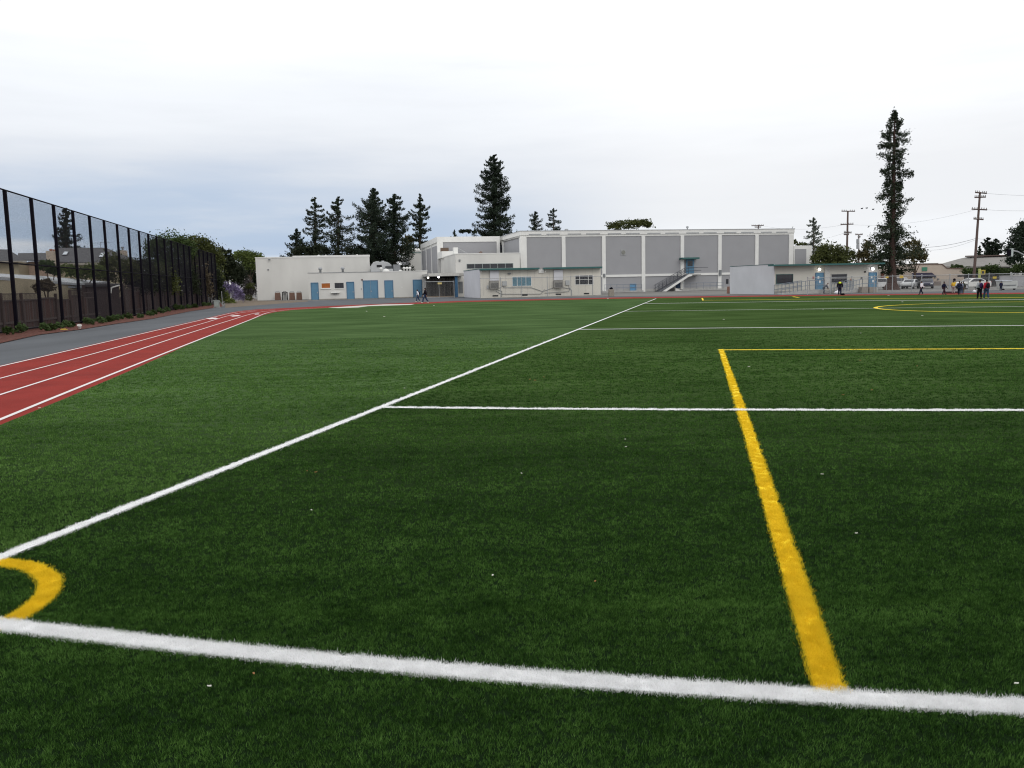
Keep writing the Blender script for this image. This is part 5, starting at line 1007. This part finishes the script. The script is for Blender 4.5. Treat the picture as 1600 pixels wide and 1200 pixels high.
for xq in (1508, 1517, 1524): 
    a0 = rel(P(xq, 420.5, dH - 1)); part('lit_window', mat('pale_window', (.6, .62, .62), .3), hh_, (a0[0] - .6, a0[0] + .6, .70, .79, a0[2] - .5, a0[2] + .4)) if xq != 1508 else None
# hedge beyond
broadleaf([(1516, 424, 12, 6), (1533, 425, 14, 6), (1548, 421, 12, 8), (1562, 425, 16, 6), (1580, 425, 14, 6), (1597, 420, 14, 9), (1612, 424, 14, 8)], 118, 'clipped green hedge behind the grey wall and gate at right', 'hedge', 4200, 71, trunk=False, name='hedge', cat='hedge', leaf=.2)
broadleaf([(1497, 417.5, 10, 3.5), (1492, 416, 5, 3)], 152, 'small green shrubs above the right part of the beige shop', 'hedge', 400, 72, trunk=False, name='shrub', cat='shrub', leaf=.22)
# dark slatted gate & grey wall
Fy = Fac(1508, 112, 0); dg = Fy.empty('slatted_gate', 'long dark slatted sliding gate behind the silver car at right', 'gate'); x1 = Fy.u(1561.5); z1 = Fy.uv(1535, 433)[1]; x = 0
part('gate_frame', mat('gate_metal', (.10, .10, .10)), dg, (0, x1, -.04, .04, z1 - .08, z1), (0, x1, -.04, .04, .1, .18))
ng = int(x1 / .22); gs = part('gate_slat', mat('gate_slat', (.07, .068, .07)), dg, (0, .15, -.02, .02, .181, z1 - .081))
for k in range(1, ng): o = gs.copy(); COL.objects.link(o); o.location = (k * x1 / ng, 0, 0)
part('backing', mat('backing_brown', (.085, .075, .068)), dg, (0, x1, .3, .35, 0, z1 - .3))
Fz = Fac(1562.5, 108, 0); gw_ = Fz.empty('concrete_wall', 'plain grey concrete wall behind the dumpster at the right edge', 'wall'); z1 = Fz.uv(1580, 431.5)[1]; part('wall', mat('grey_block_wall', (.33, .33, .34), .9, .05, .8), gw_, (0, 12, 0, .25, 0, z1)); part('coping', CONC, gw_, (-.03, 12, -.04, .29, z1, z1 + .08))
x, z = Fz.uv(1545, 433.8); 
e = Fac(1544, 111.5, 0); o = e.empty('warning_sign', 'small yellow warning sign on the dark slatted gate', 'sign'); x0, x1, z0, z1 = e.rect(1551, 432, 1557, 435.3); part('plate', mat('yellow_sign', (.55, .40, .05)), o, (x0, x1, -.03, -.01, z0, z1)); part('bracket', GREYD, o, (x0, x1, -.009, -.002, z0, z1))
# dumpster
gD = G(1579, 452.8); dD = float(gD[1]); Fdp = Fac(1566.5, dD, 0); du = Fdp.empty('dumpster', 'pale grey dumpster with sloping lid in front of the concrete wall', 'dumpster'); DUM = mat('dumpster_grey', (.46, .47, .45), .6, .08, 2)
x0, x1, z0, z1 = Fdp.rect(1566.5, 439, 1590.5, 452.5); MB().side([(x0 + .1, .12), (x1 - .1, .12), (x1, z1 * .55), (x1 - .05, z1), (x0, z1)], 0, 1.2).build('body', DUM, du, bevel=.02)
MB().side([(x0 - .05, z1 + .003), (x1 - .6, z1 + .003), (x1 - .62, z1 + .06), (x0 - .05, z1 + .12)], -.04, 1.25).build('lid', mat('lid_pale', (.6, .62, .66)), du); part('side_rail', GREYD, du, (x0 + .1, x1 - .2, -.06, -.002, z1 * .5, z1 * .58)); 
for k in (x0 + .2, x1 - .25): part('wheel', BLACKM, du, (k - .08, k + .08, .1, .25, 0, .118))
# road sign objects
def post_thing(name, label, cat, px, yb, yt, r, m, **k):
    g_ = G(px, yb); h = float(P(px, yt, g_[1])[2]); e = empty(name, (g_[0], g_[1], 0), 0, label, cat, k.get('group')); MB().tube((0, 0, 0), (0, 0, h), r).build('post', m, e); return e, h, float(g_[1])
e, h, d = post_thing('traffic_signal', 'yellow-green signal post with small signal head behind the two near pupils', 'traffic light', 1529.5, 449, 420, .16, mat('yellow_green_post', (.42, .45, .16))); part('signal_head', mat('signal_yellow', (.45, .35, .06)), e, (.1, .65, -.15, .15, h - .75, h - .15)); part('lens', DARKG, e, (.2, .5, -.17, -.151, h - .6, h - .3)); part('base', CONC, e, (-.3, .3, -.3, .3, 0, .15))
# mast-arm signal
gM = column(1600, 118, 430); e = empty('mast_arm_signal', (gM[0] + 1.5, gM[1], 0), 0, 'white-backed traffic light on a curved mast arm against the dark tree', 'traffic light'); o_ = np.array([gM[0] + 1.5, gM[1], 0]); b = MB(); pp = [P(1583, 392, 118), P(1590, 393, 118), P(1598, 397.5, 118), P(1606, 404, 118), P(1612, 414, 118)]; pp = [p - o_ for p in pp]; pp[-1][0] = 0; pp.append(np.array([0, 0, 0.]))
for i in range(len(pp) - 1): b.tube(pp[i], pp[i + 1], .09, n=7)
b.build('mast_arm', GREYM, e); a = P(1575.5, 401, 118) - o_; c_ = P(1582.5, 388.2, 118) - o_; hd = part('signal_head', mat('signal_white', (.45, .5, .48)), e, (a[0] + .25, c_[0], -.2, .2, a[2], c_[2]), bevel=.03); part('lens', BLACKM, hd, (a[0] - .1, a[0] + .249, -.22, .18, a[2] + .1, c_[2] - .1))
# yellow sign stubs on fence
for px, y0_, y1_, lab in ((1408.5, 430, 434.6, 'small yellow sign left of the shop awning behind the fence'), (1386, 431, 434.5, 'orange-yellow sign just left of the redwood trunk')):
    d = 100; p0 = P(px, y1_, d); e = empty('road_sign', (p0[0], p0[1], 0), 0, lab, 'sign'); h = float(P(px, y0_, d)[2]); MB().tube((0, .04, 0), (0, .04, h), .03).build('post', GREYM, e); w = .22 if px > 1400 else .16; part('plate', mat('sign_yellow', (.62, .42, .06)), e, (-w, w, -.01, .01, float(p0[2]), h))
# ------------------------------------------------------------------ parked cars
TYRE = mat('tyre', (.02, .02, .02), .9); RIM = mat('rim', (.4, .4, .42), .4, metal=.5)
def car(px, yb, halfw, paint, label, kind='sedan', rz=0, flip=1, rough=.3):
    g_ = G(px, yb); d = float(g_[1]); s = (halfw * 2 * d / FOC) / (4.5 * abs(math.cos(rz)) + 1.75 * abs(math.sin(rz))); s = max(.85, min(1.2, s))
    e = empty('parked_car', (g_[0], g_[1], 0), rz, label, 'car', 'cars parked along the street'); e.scale = (s * flip, s, s)
    m = mat('paint_' + paint[0], paint[1], rough, .02, 1, spec=.6)
    if kind == 'suv': prof = [(-2.2, .35), (-2.28, .75), (-2.2, 1.05), (-1.3, 1.12), (-.75, 1.62), (-.5, 1.68), (1.9, 1.68), (2.15, 1.15), (2.25, .9), (2.25, .35)]; cab = [(-1.15, 1.12), (-.68, 1.58), (1.85, 1.60), (2.05, 1.12)]
    else: prof = [(-2.2, .3), (-2.28, .6), (-2.15, .85), (-1.1, .98), (-.45, 1.36), (.0, 1.42), (.8, 1.40), (1.5, 1.08), (2.15, 1.02), (2.25, .75), (2.22, .3)]; cab = [(-.95, .98), (-.40, 1.32), (.0, 1.37), (.78, 1.35), (1.35, 1.04)]
    W = .86; n = len(prof); vs = []
    for y, ins in ((-W, 0), (W, 0)):
        for x, z in prof: yy = y * (1 - (.17 * max(0, z - 1.0) / .6)); vs.append((x, yy, z))
    MB().add(vs, [tuple(range(n)), tuple(range(n, 2 * n))[::-1]] + [(i, n + i, n + (i + 1) % n, (i + 1) % n) for i in range(n)]).build('body', m, e, bevel=.05)
    n = len(cab); cx_ = sum(c[0] for c in cab) / n
    for sgn in (-1, 1):
        vs = []
        for off in (.006, .03):
            for x, z in cab: vs.append((cx_ + (x - cx_) * .93, sgn * (W * (1 - (.17 * max(0, z - 1.0) / .6)) + off), z - .01))
        fs = [tuple(range(n)), tuple(range(n, 2 * n))[::-1]] + [(i, n + i, n + (i + 1) % n, (i + 1) % n) for i in range(n)]
        MB().add(vs, fs).build('side_window', DARKG, e)
        part('pillar', m, e, (.38, .46, sgn * (W - .06) - .035, sgn * (W - .06) + .035 if sgn > 0 else sgn * (W - .06) + .035, prof[3][1], max(z for _, z in cab) - .02)) if False else None
    if kind == 'suv': ws = [(-1.28, 1.14), (-.76, 1.60)]; rw = [(1.93, 1.62), (2.14, 1.17)]
    else: ws = [(-1.06, 1.01), (-.47, 1.345)]; rw = [(.86, 1.385), (1.46, 1.105)]
    for nm, (p, q) in (('windscreen', ws), ('rear_window', rw)):
        sg = -1 if nm == 'windscreen' else 1; MB().add([(p[0] + sg * .012, -.66, p[1] + .012), (p[0] + sg * .012, .66, p[1] + .012), (q[0] + sg * .012, .60, q[1] + .012), (q[0] + sg * .012, -.60, q[1] + .012), (p[0], -.66, p[1]), (p[0], .66, p[1]), (q[0], .60, q[1]), (q[0], -.60, q[1])], [(0, 1, 2, 3), (7, 6, 5, 4), (0, 4, 5, 1), (2, 6, 7, 3), (1, 5, 6, 2), (0, 3, 7, 4)]).build(nm, DARKG, e)
    for x in (-1.4, 1.4):
        for sgn in (-1, 1): w_ = MB().tube((x, sgn * (W - .2), .33), (x, sgn * (W + .035), .33), .33, n=16).build('wheel', TYRE, e); MB().tube((x, sgn * (W + .036), .33), (x, sgn * (W + .05), .33), .21, n=10).build('rim', RIM, w_)
    for sgn in (-1, 1): part('headlight', mat('lamp_glass', (.7, .7, .68), .2), e, (-2.27, -2.19, sgn * .6 - .16, sgn * .6 + .16, prof[1][1] + .02, prof[1][1] + .18)); part('tail_light', mat('tail_red', (.35, .02, .02), .3), e, (2.2, 2.275, sgn * .66 - .12, sgn * .66 + .12, .78, .98))
    part('bumper', mat('bumper_dark', (.05, .05, .055)), e, (-2.32, -2.19, -.75, .75, .28, .45)); part('bumper', mat('bumper_dark', (.05, .05, .055)), e, (2.19, 2.3, -.75, .75, .28, .45))
car(1373, 452, 19, ('white', (.72, .72, .72)), 'white estate car half hidden behind the right end of the pale portable classroom', 'suv', .12, -1)
car(1406.5, 450.5, 10, ('grey', (.36, .36, .36)), 'grey van-like car immediately right of the redwood trunk', 'suv', 1.0)
car(1422, 451, 12, ('silver', (.55, .56, .56)), 'silver hatchback nose-on left of the pupil in white', 'sedan', .9)
car(1447.5, 450.5, 9, ('navy', (.018, .02, .05)), 'dark blue car with bright windscreen under the shop awning', 'sedan', 1.15)
car(1518, 451.5, 14, ('pearl', (.62, .62, .60)), 'pale silver saloon left of the two near pupils', 'sedan', .15)

# ------------------------------------------------------------------ utility poles and wires
POLE = mat('pole_wood', (.12, .085, .075), .95, .2, 3, stretch=(3, 3, .4)); INS = mat('insulator', (.3, .3, .3), .3)
def upole(px_b, d, px_t, yt, arms, label, r=.2, trans=()):
    b0 = column(px_b, d, 450); t_ = P(px_t, yt, d); e = empty('utility_pole', (b0[0], b0[1], 0), 0, label, 'utility pole', 'utility poles'); top = t_ - np.array([b0[0], b0[1], 0]); MB().tube((0, 0, 0), tuple(top), r, r * .62, n=8).build('pole', POLE, e); tips = []
    for (y, xl, xr, yl, yr) in arms:
        a = P(xl, yl, d) - np.array([b0[0], b0[1], 0]); c_ = P(xr, yr, d) - np.array([b0[0], b0[1], 0]); a[1] = c_[1] = -.12 ; ar_ = MB().tube(a, c_, .085, n=4).build('crossarm', POLE, e); b = MB()
        for k in (.04, .2, .35, .65, .8, .96): q_ = a + (c_ - a) * k; b.lathe([(.035, 0), (.07, .08), (.05, .16), (.07, .22), (.02, .28)], 6, tuple(q_))
        b.build('insulator', INS, ar_); tips.append((a + [b0[0], b0[1], .25], c_ + [b0[0], b0[1], .25]))
    for (x, y) in trans: c_ = P(x, y, d) - np.array([b0[0], b0[1], 0]); MB().lathe([(.28, -.5), (.3, -.4), (.3, .4), (.2, .5)], 10, (c_[0], -.1, c_[2])).build('transformer', GREYM, e)
    return tips, t_
t1, top1 = upole(1520.5, 112, 1531.3, 300, [(302, 1523, 1541, 300.8, 302.3), (308, 1522, 1539.5, 308.6, 308), (327, 1517.5, 1541.5, 326.8, 328), (342, 1520.5, 1535.8, 342, 343.2)], 'tall leaning wooden utility pole with four crossarms beyond the fence at right', .20)
t2, top2 = upole(1322, 150, 1324.8, 329.5, [(330, 1314.5, 1335.5, 330, 330.2), (350, 1313, 1333, 351, 350.2), (363, 1318.3, 1330, 363, 364), (366, 1318, 1326, 366.7, 366.5)], 'wooden utility pole with stacked crossarms behind the pale portable classroom', .24)
t3, top3 = upole(1342, 175, 1341.8, 366, [(366.5, 1336, 1347.5, 366.8, 366.5), (370, 1340, 1344, 370.5, 370.5)], 'thinner far utility pole with two transformers right of the one with stacked crossarms', .2, trans=((1340, 377), (1340, 385)))
t4, top4 = upole(1184.5, 190, 1184.8, 351, [(352.5, 1174, 1193, 352.8, 352.2), (354, 1179, 1189, 355, 355)], 'utility pole top with crossarm peeping over the gymnasium roof', .2)
WM = mat('cable', (.05, .05, .055), .7)
def wire(a, b_, sag, r, lab): 
    a = np.array(a, float); b_ = np.array(b_, float); m = MB(); n = 14; q = [a + (b_ - a) * k / n - np.array([0, 0, sag * 4 * (k / n) * (1 - k / n)]) for k in range(n + 1)]
    for k in range(n): m.tube(q[k] - a, q[k + 1] - a, r, n=4, cap=False)
    o = m.build('overhead_wire', WM); o.location = a; return tag(o, lab, 'wire', 'overhead wires')
off_r = lambda y: P(1720, y, 100)
for k, (y, yr) in enumerate(((301, 296), (326.5, 318), (372.5, 372.5))):
    px_ = {301: 1532, 326.5: 1528, 372.5: 1525}[y]
    wire(P(px_, y, 112), off_r(yr), .5, .010, ['topmost thin wire running right from the tall leaning utility pole', 'second thin wire running right from the tall leaning utility pole', 'lowest dark wire running right from the tall leaning utility pole'][k])
wire(P(1525, 372.5, 112), P(1445, 386.5, 140), .25, .022, 'dark sagging cable from the tall leaning pole towards the redwood'); wire(P(1525, 374.5, 112), P(1445, 391, 140), .4, .012, 'thinner cable just below the dark sagging one right of the redwood')
wire(P(1527.5, 327, 112), P(1332, 351, 150), .8, .008, 'faint wire between the second crossarms of the two right utility poles'); wire(P(1319, 351, 150), P(1190, 352.5, 190), .8, .010, 'faint wire from the stacked-crossarm pole to the pole behind the gymnasium'); wire(P(1319, 364, 150), P(1241, 376, 165), .5, .010, 'faint lower wire left of the stacked-crossarm pole')

# birds resting on / over the wires
for i, (x, y) in enumerate(((1346.8, 326), (1354.2, 325.2), (1364.3, 327.2))):
    p = P(x, y, 120); o = MB().ball((0, 0, 0), (.17, .07, .07), 6).add([(0, 0, .02), (.1, .3, .12), (-.06, .3, .1), (.1, -.3, .12), (-.06, -.3, .1), (-.26, 0, 0), (-.14, .05, 0)], [(0, 1, 2), (0, 4, 3), (0, 5, 6)]).build('bird', BLACKM); o.location = p; tag(o, ['leftmost', 'middle', 'rightmost'][i] + ' of three tiny dark birds flying in the sky left of the tall redwood', 'bird', 'birds in the sky')

# ------------------------------------------------------------------ people
SKIN = [mat('skin_a', (.30, .17, .11), .6), mat('skin_b', (.16, .085, .055), .6)]
HAIR = mat('black_hair', (.012, .010, .010), .5)
def skin_mesh(name, pts, edges, radii, m, parent, root=0, sub=1):
    me = bpy.data.meshes.new(name); me.from_pydata([tuple(p) for p in pts], edges, []); me.materials.append(m); o = bpy.data.objects.new(name, me); COL.objects.link(o); o.parent = parent
    md = o.modifiers.new('skin', 'SKIN'); sv = me.skin_vertices[0].data
    for i, r in enumerate(radii): sv[i].radius = (r, r) if isinstance(r, (int, float)) else r
    sv[root].use_root = True; md.use_smooth_shade = True; s = o.modifiers.new('sub', 'SUBSURF'); s.levels = sub; s.render_levels = sub; return o
def person(px, yfeet, yhead, face, label, top, legs, stride=.25, skin=0, hair=True, arms=None, backpack=None, group='pupils on the field', sleeves=True, longhair=False, lean=0, hem=.0, shoes=(.04, .04, .04), hood=False):
    g_ = G(px, yfeet); d = float(g_[1]); H = float(P(px, yhead, d)[2]); s = H / 1.72
    e = empty('person', (g_[0], g_[1], 0), face, label, 'person', group); e.scale = (s, s, s)       # figure faces local -y... +x is its left side when seen from behind
    st = stride
    def L3(x, y, z): return Vector((x, y - lean * max(0, z - .95), z))
    hipL, hipR = L3(.09, 0, .92), L3(-.09, 0, .92); anL, anR = Vector((.10, -st, .09)), Vector((-.10, st, .10 + .04 * (st > .1))); knL = Vector((.10, -st * .65 - .03, .50)); knR = Vector((-.10, st * .35 - .05, .50)); toL = Vector((.11, -st - .15, .04)); toR = Vector((-.11, st - .14, .05))
    pel, bel, che, nek, hd0, hd1 = L3(0, 0, .96), L3(0, 0, 1.12), L3(0, 0, 1.34), L3(0, 0, 1.47), L3(0, -.02, 1.56), L3(0, -.015, 1.65)
    shL, shR = L3(.175, 0, 1.40), L3(-.175, 0, 1.40)
    arms = arms or ((.27, st * .5, 1.12, .27, st * .8 - .1, .88), (-.27, -st * .5, 1.12, -.27, -st * .8 - .1, .88))
    elL, wrL = Vector(arms[0][:3]), Vector(arms[0][3:]); elR, wrR = Vector(arms[1][:3]), Vector(arms[1][3:])
    pts = [pel, bel, che, nek, hd0, hd1, shL, elL, wrL, shR, elR, wrR, hipL, knL, anL, toL, hipR, knR, anR, toR]
    ed = [(0, 1), (1, 2), (2, 3), (3, 4), (4, 5), (2, 6), (6, 7), (7, 8), (2, 9), (9, 10), (10, 11), (0, 12), (12, 13), (13, 14), (14, 15), (0, 16), (16, 17), (17, 18), (18, 19)]
    rr_ = [(.13, .10), (.12, .09), (.14, .10), .055, .085, .085, .06, .042, .03, .06, .042, .03, .085, .06, .042, .035, .085, .06, .042, .035]
    for w_, el_ in ((8, elL), (11, elR)):        # hands: palm with five fingers
        v = (pts[w_] - el_).normalized(); palm = pts[w_] + v * .07; k = len(pts); pts.append(palm); ed.append((w_, k)); rr_.append(.032); side = v.cross(Vector((1, 0, 0)));
        side = side.normalized() if side.length > .1 else Vector((0, 1, 0))
        for f_ in range(4): p_ = palm + side * (.024 * (f_ - 1.5)) + v * .05; pts.append(p_); ed.append((k, len(pts) - 1)); rr_.append(.009); pts.append(p_ + v * (.03 + .008 * (f_ in (1, 2))) + Vector((0, -.012, 0))); ed.append((len(pts) - 2, len(pts) - 1)); rr_.append(.008)
        pts.append(pts[w_] + v * .05 + side * .05); ed.append((k, len(pts) - 1)); rr_.append(.010)
    skin_mesh('body', pts, ed, rr_, SKIN[skin], e)
    # face
    b = MB(); hc = hd1 + Vector((0, -.005, -.015)); 
    MB().ball(hc + Vector((0, -.095, -.015)), (.014, .02, .022), 6).build('nose', SKIN[skin], e)
    for sx_ in (-1, 1): MB().ball(hc + Vector((sx_ * .034, -.082, .012)), (.013, .012, .009), 6).build('eye', DARK, e); MB().ball(hc + Vector((sx_ * .092, .0, -.01)), (.014, .022, .032), 6).build('ear', SKIN[skin], e)
    MB().ball(hc + Vector((0, -.082, -.055)), (.025, .01, .008), 6).build('mouth', mat('lips', (.2, .06, .05)), e)
    if hair:
        hb = MB(); hb.ball(hc + Vector((0, .025, .035)), (.104, .105, .092), 12)
        if longhair: hb.ball(hc + Vector((0, .065, -.12)), (.095, .06, .17), 10)
        hb.build('hair', HAIR if not hood else top, e, smooth=True)
    cl = [0, 1, 2, 3, 6, 7, 8, 9, 10, 11]; P_ = [pts[i].copy() for i in (0, 1, 2, 3, 6, 7, 8, 9, 10, 11)]; P_[0].z -= .06 + hem
    if not sleeves: P_[6] = P_[5].lerp(P_[6], .1); P_[9] = P_[8].lerp(P_[9], .1)
    else: P_[6] = P_[5].lerp(P_[6], .95); P_[9] = P_[8].lerp(P_[9], .95)
    skin_mesh('shirt', P_, [(0, 1), (1, 2), (2, 3), (2, 4), (4, 5), (5, 6), (2, 7), (7, 8), (8, 9)], [(.21, .17), (.20, .165), (.20, .155), .07, .10, .082, .062, .10, .082, .062], top, e)
    P_ = [pts[0].copy(), hipL, knL, anL, hipR, knR, anR]
    skin_mesh('trousers', P_, [(0, 1), (1, 2), (2, 3), (0, 4), (4, 5), (5, 6)], [(.16, .13), .125, .10, .08, .125, .10, .08], legs, e)
    SM = mat('shoe%.2f' % shoes[0], shoes)
    for a, t_ in ((anL, toL), (anR, toR)): MB().ball(((a + t_) / 2) + Vector((0, 0, -.01)), (.055, .14, .055), 8).build('shoe', SM, e, smooth=True)
    if backpack:
        bp = empty('school_backpack', (0, 0, 0), 0); 
        o = MB().ball((0, .20 - lean * .3, 1.22), (.165, .12, .24), 12).build('backpack', backpack, e, smooth=True); b = MB()
        for sx_ in (-1, 1): b.tube((sx_ * .11, .12, 1.42), (sx_ * .12, -.10, 1.40), .022).tube((sx_ * .12, -.11, 1.40), (sx_ * .13, -.10, 1.12), .022)
        b.build('strap', backpack, o); bpy.data.objects.remove(bp)
    return e, s, d
PI = math.pi
def cloth(n, c_): return mat('cloth_' + n, c_, .95, .12, 12, spec=.08)
WHC, BLK, JEAN, DNM, GRY = cloth('white', (.78, .78, .82)), cloth('black', (.014, .013, .018)), cloth('jeans', (.035, .06, .11)), cloth('dark_denim', (.018, .024, .045)), cloth('grey', (.35, .36, .38))
RED, YEL, DGR, NAV, PUR = cloth('red', (.38, .025, .04)), cloth('yellow', (.62, .42, .05)), cloth('dark_green', (.045, .06, .05)), cloth('navy', (.018, .02, .045)), cloth('purple_black', (.035, .02, .07))
person(653.5, 471.8, 452.6, PI / 2 + PI, 'pupil with black hair in white top and dark backpack before the rightmost blue door', WHC, JEAN, .22, longhair=True, backpack=BLK, lean=.12, group='pupils crossing by the annex', shoes=(.5, .45, .35))
person(665, 473.6, 449.9, PI / 2 + PI, 'taller pupil with long black hair in black jacket and blue jeans by the annex corner', BLK, JEAN, .32, longhair=True, group='pupils crossing by the annex', shoes=(.55, .5, .4))
person(1312, 461.2, 437.3, PI * .9, 'person in dark clothes with yellow high-visibility collar in front of the second ramp', BLK, DNM, .05, group=None, hem=.25)
g_ = G(1312, 461.2); e, = [c for c in scn.objects if c.get('label', '').startswith('person in dark clothes with yellow')]; MB().lathe([(.19, 0), (.17, .10), (.10, .16)], 12, (0, 0, 1.33)).build('high_visibility_collar', mat('hi_vis', (.62, .75, .05)), e)
g_ = G(1308.3, 459.8); o = MB().ball((0, 0, .17), (.30, .2, .17), 10).box(-.05, .05, -.03, .03, .3, .42).build('carrier_bag', mat('white_plastic', (.75, .74, .78), .4)); o.location = (g_[0], g_[1], .0); tag(o, 'white plastic bag at the feet of the person with the yellow collar', 'bag')
g_ = G(1316.5, 461.3); o = MB().ball((0, 0, .08), (.22, .14, .08), 8).box(-.1, .12, -.05, .05, .12, .17).build('dark_cap', BLACKM); o.location = (g_[0], g_[1], 0); tag(o, 'small black bundle on the turf right of the person with the yellow collar', 'bag')
person(1287, 458.8, 442.5, PI / 2, 'person in dark grey bending over beside the railing of the left ramp', cloth('slate', (.12, .13, .15)), cloth('slate2', (.10, .11, .13)), .12, lean=.95, arms=((.2, -.62, 1.05, .2, -.7, .82), (-.2, -.62, 1.05, -.2, -.7, .82)), group=None)
person(1439.5, 460.3, 439.7, -PI / 2, 'pupil in white hooded jacket and dark jeans walking with arm out behind', WHC, DNM, .26, arms=((.22, -.1, 1.12, .2, -.15, .9), (-.25, .25, 1.15, -.25, .5, .95)), skin=1)
person(1474.5, 460.5, 440.2, PI / 2, 'slim pupil all in dark clothes left of the one in yellow', NAV, cloth('maroon_black', (.05, .025, .035)), .24, skin=1, group='pupils on the field')
e, s, d = person(1489.5, 459.0, 438.6, PI * .9, 'pupil in yellow vest and grey trousers raising a dark ball', YEL, cloth('pale_grey', (.30, .29, .28)), .08, sleeves=False, arms=((.22, -.1, 1.12, .2, -.2, .9), (-.28, -.1, 1.5, -.25, -.1, 1.78)), skin=1)
bp_ = P(1491.3, 436.9, d); o = MB().ball((0, 0, 0), .11, 12).build('ball', BLACKM, smooth=True); o.location = bp_; tag(o, 'dark ball held up by the pupil in the yellow vest', 'ball')
person(1498.5, 461, 439.5, 2.6, 'pupil in navy top with white sleeve left of the silver saloon', NAV, DNM, .24, backpack=None, skin=1)
person(1501.5, 460.0, 440.5, 2.8, 'pupil in grey-blue top close behind the one in navy', cloth('pale_blue', (.20, .23, .30)), JEAN, .15)
person(1504.6, 458.6, 440, 2.5, 'pupil in dark green jacket at the nose of the silver saloon', DGR, cloth('olive', (.10, .10, .08)), .15, skin=1)
e, s, d = person(1530.3, 467.6, 437.2, PI, 'near pupil in pale grey hooded top and black jeans with dark purple backpack', GRY, BLK, .12, backpack=PUR, hem=.12, arms=((.27, .02, 1.12, .3, -.08, .92), (-.27, .02, 1.12, -.26, -.15, .95)), skin=1, group='two near pupils walking away')
bp_ = P(1522.7, 455.5, d); o = MB().ball((0, 0, 0), .11, 14).build('ball', mat('white_ball', (.75, .75, .8), .4), smooth=True); o.location = bp_; tag(o, 'white football carried at the left side of the pupil in pale grey', 'ball')
person(1541, 467.6, 437.2, PI, 'near pupil in red shirt and blue jeans with black backpack', RED, JEAN, .18, backpack=BLK, hem=.12, skin=1, group='two near pupils walking away', shoes=(.3, .3, .3))
person(1563.8, 454.2, 440, 2.9, 'distant person in navy top standing left of the dumpster', NAV, DNM, .1, group=None)
# box behind the pupils
g_ = G(1486, 458.5); o = MB().box(-.65, .65, -.2, .2, 0, .06).box(-.55, .55, -.15, .15, .06, .16).build('sports_bag', mat('dark_maroon', (.06, .03, .035))); o.location = (g_[0], g_[1], 0); tag(o, 'flat dark sports bag on the track near the pupil in the yellow vest', 'bag')
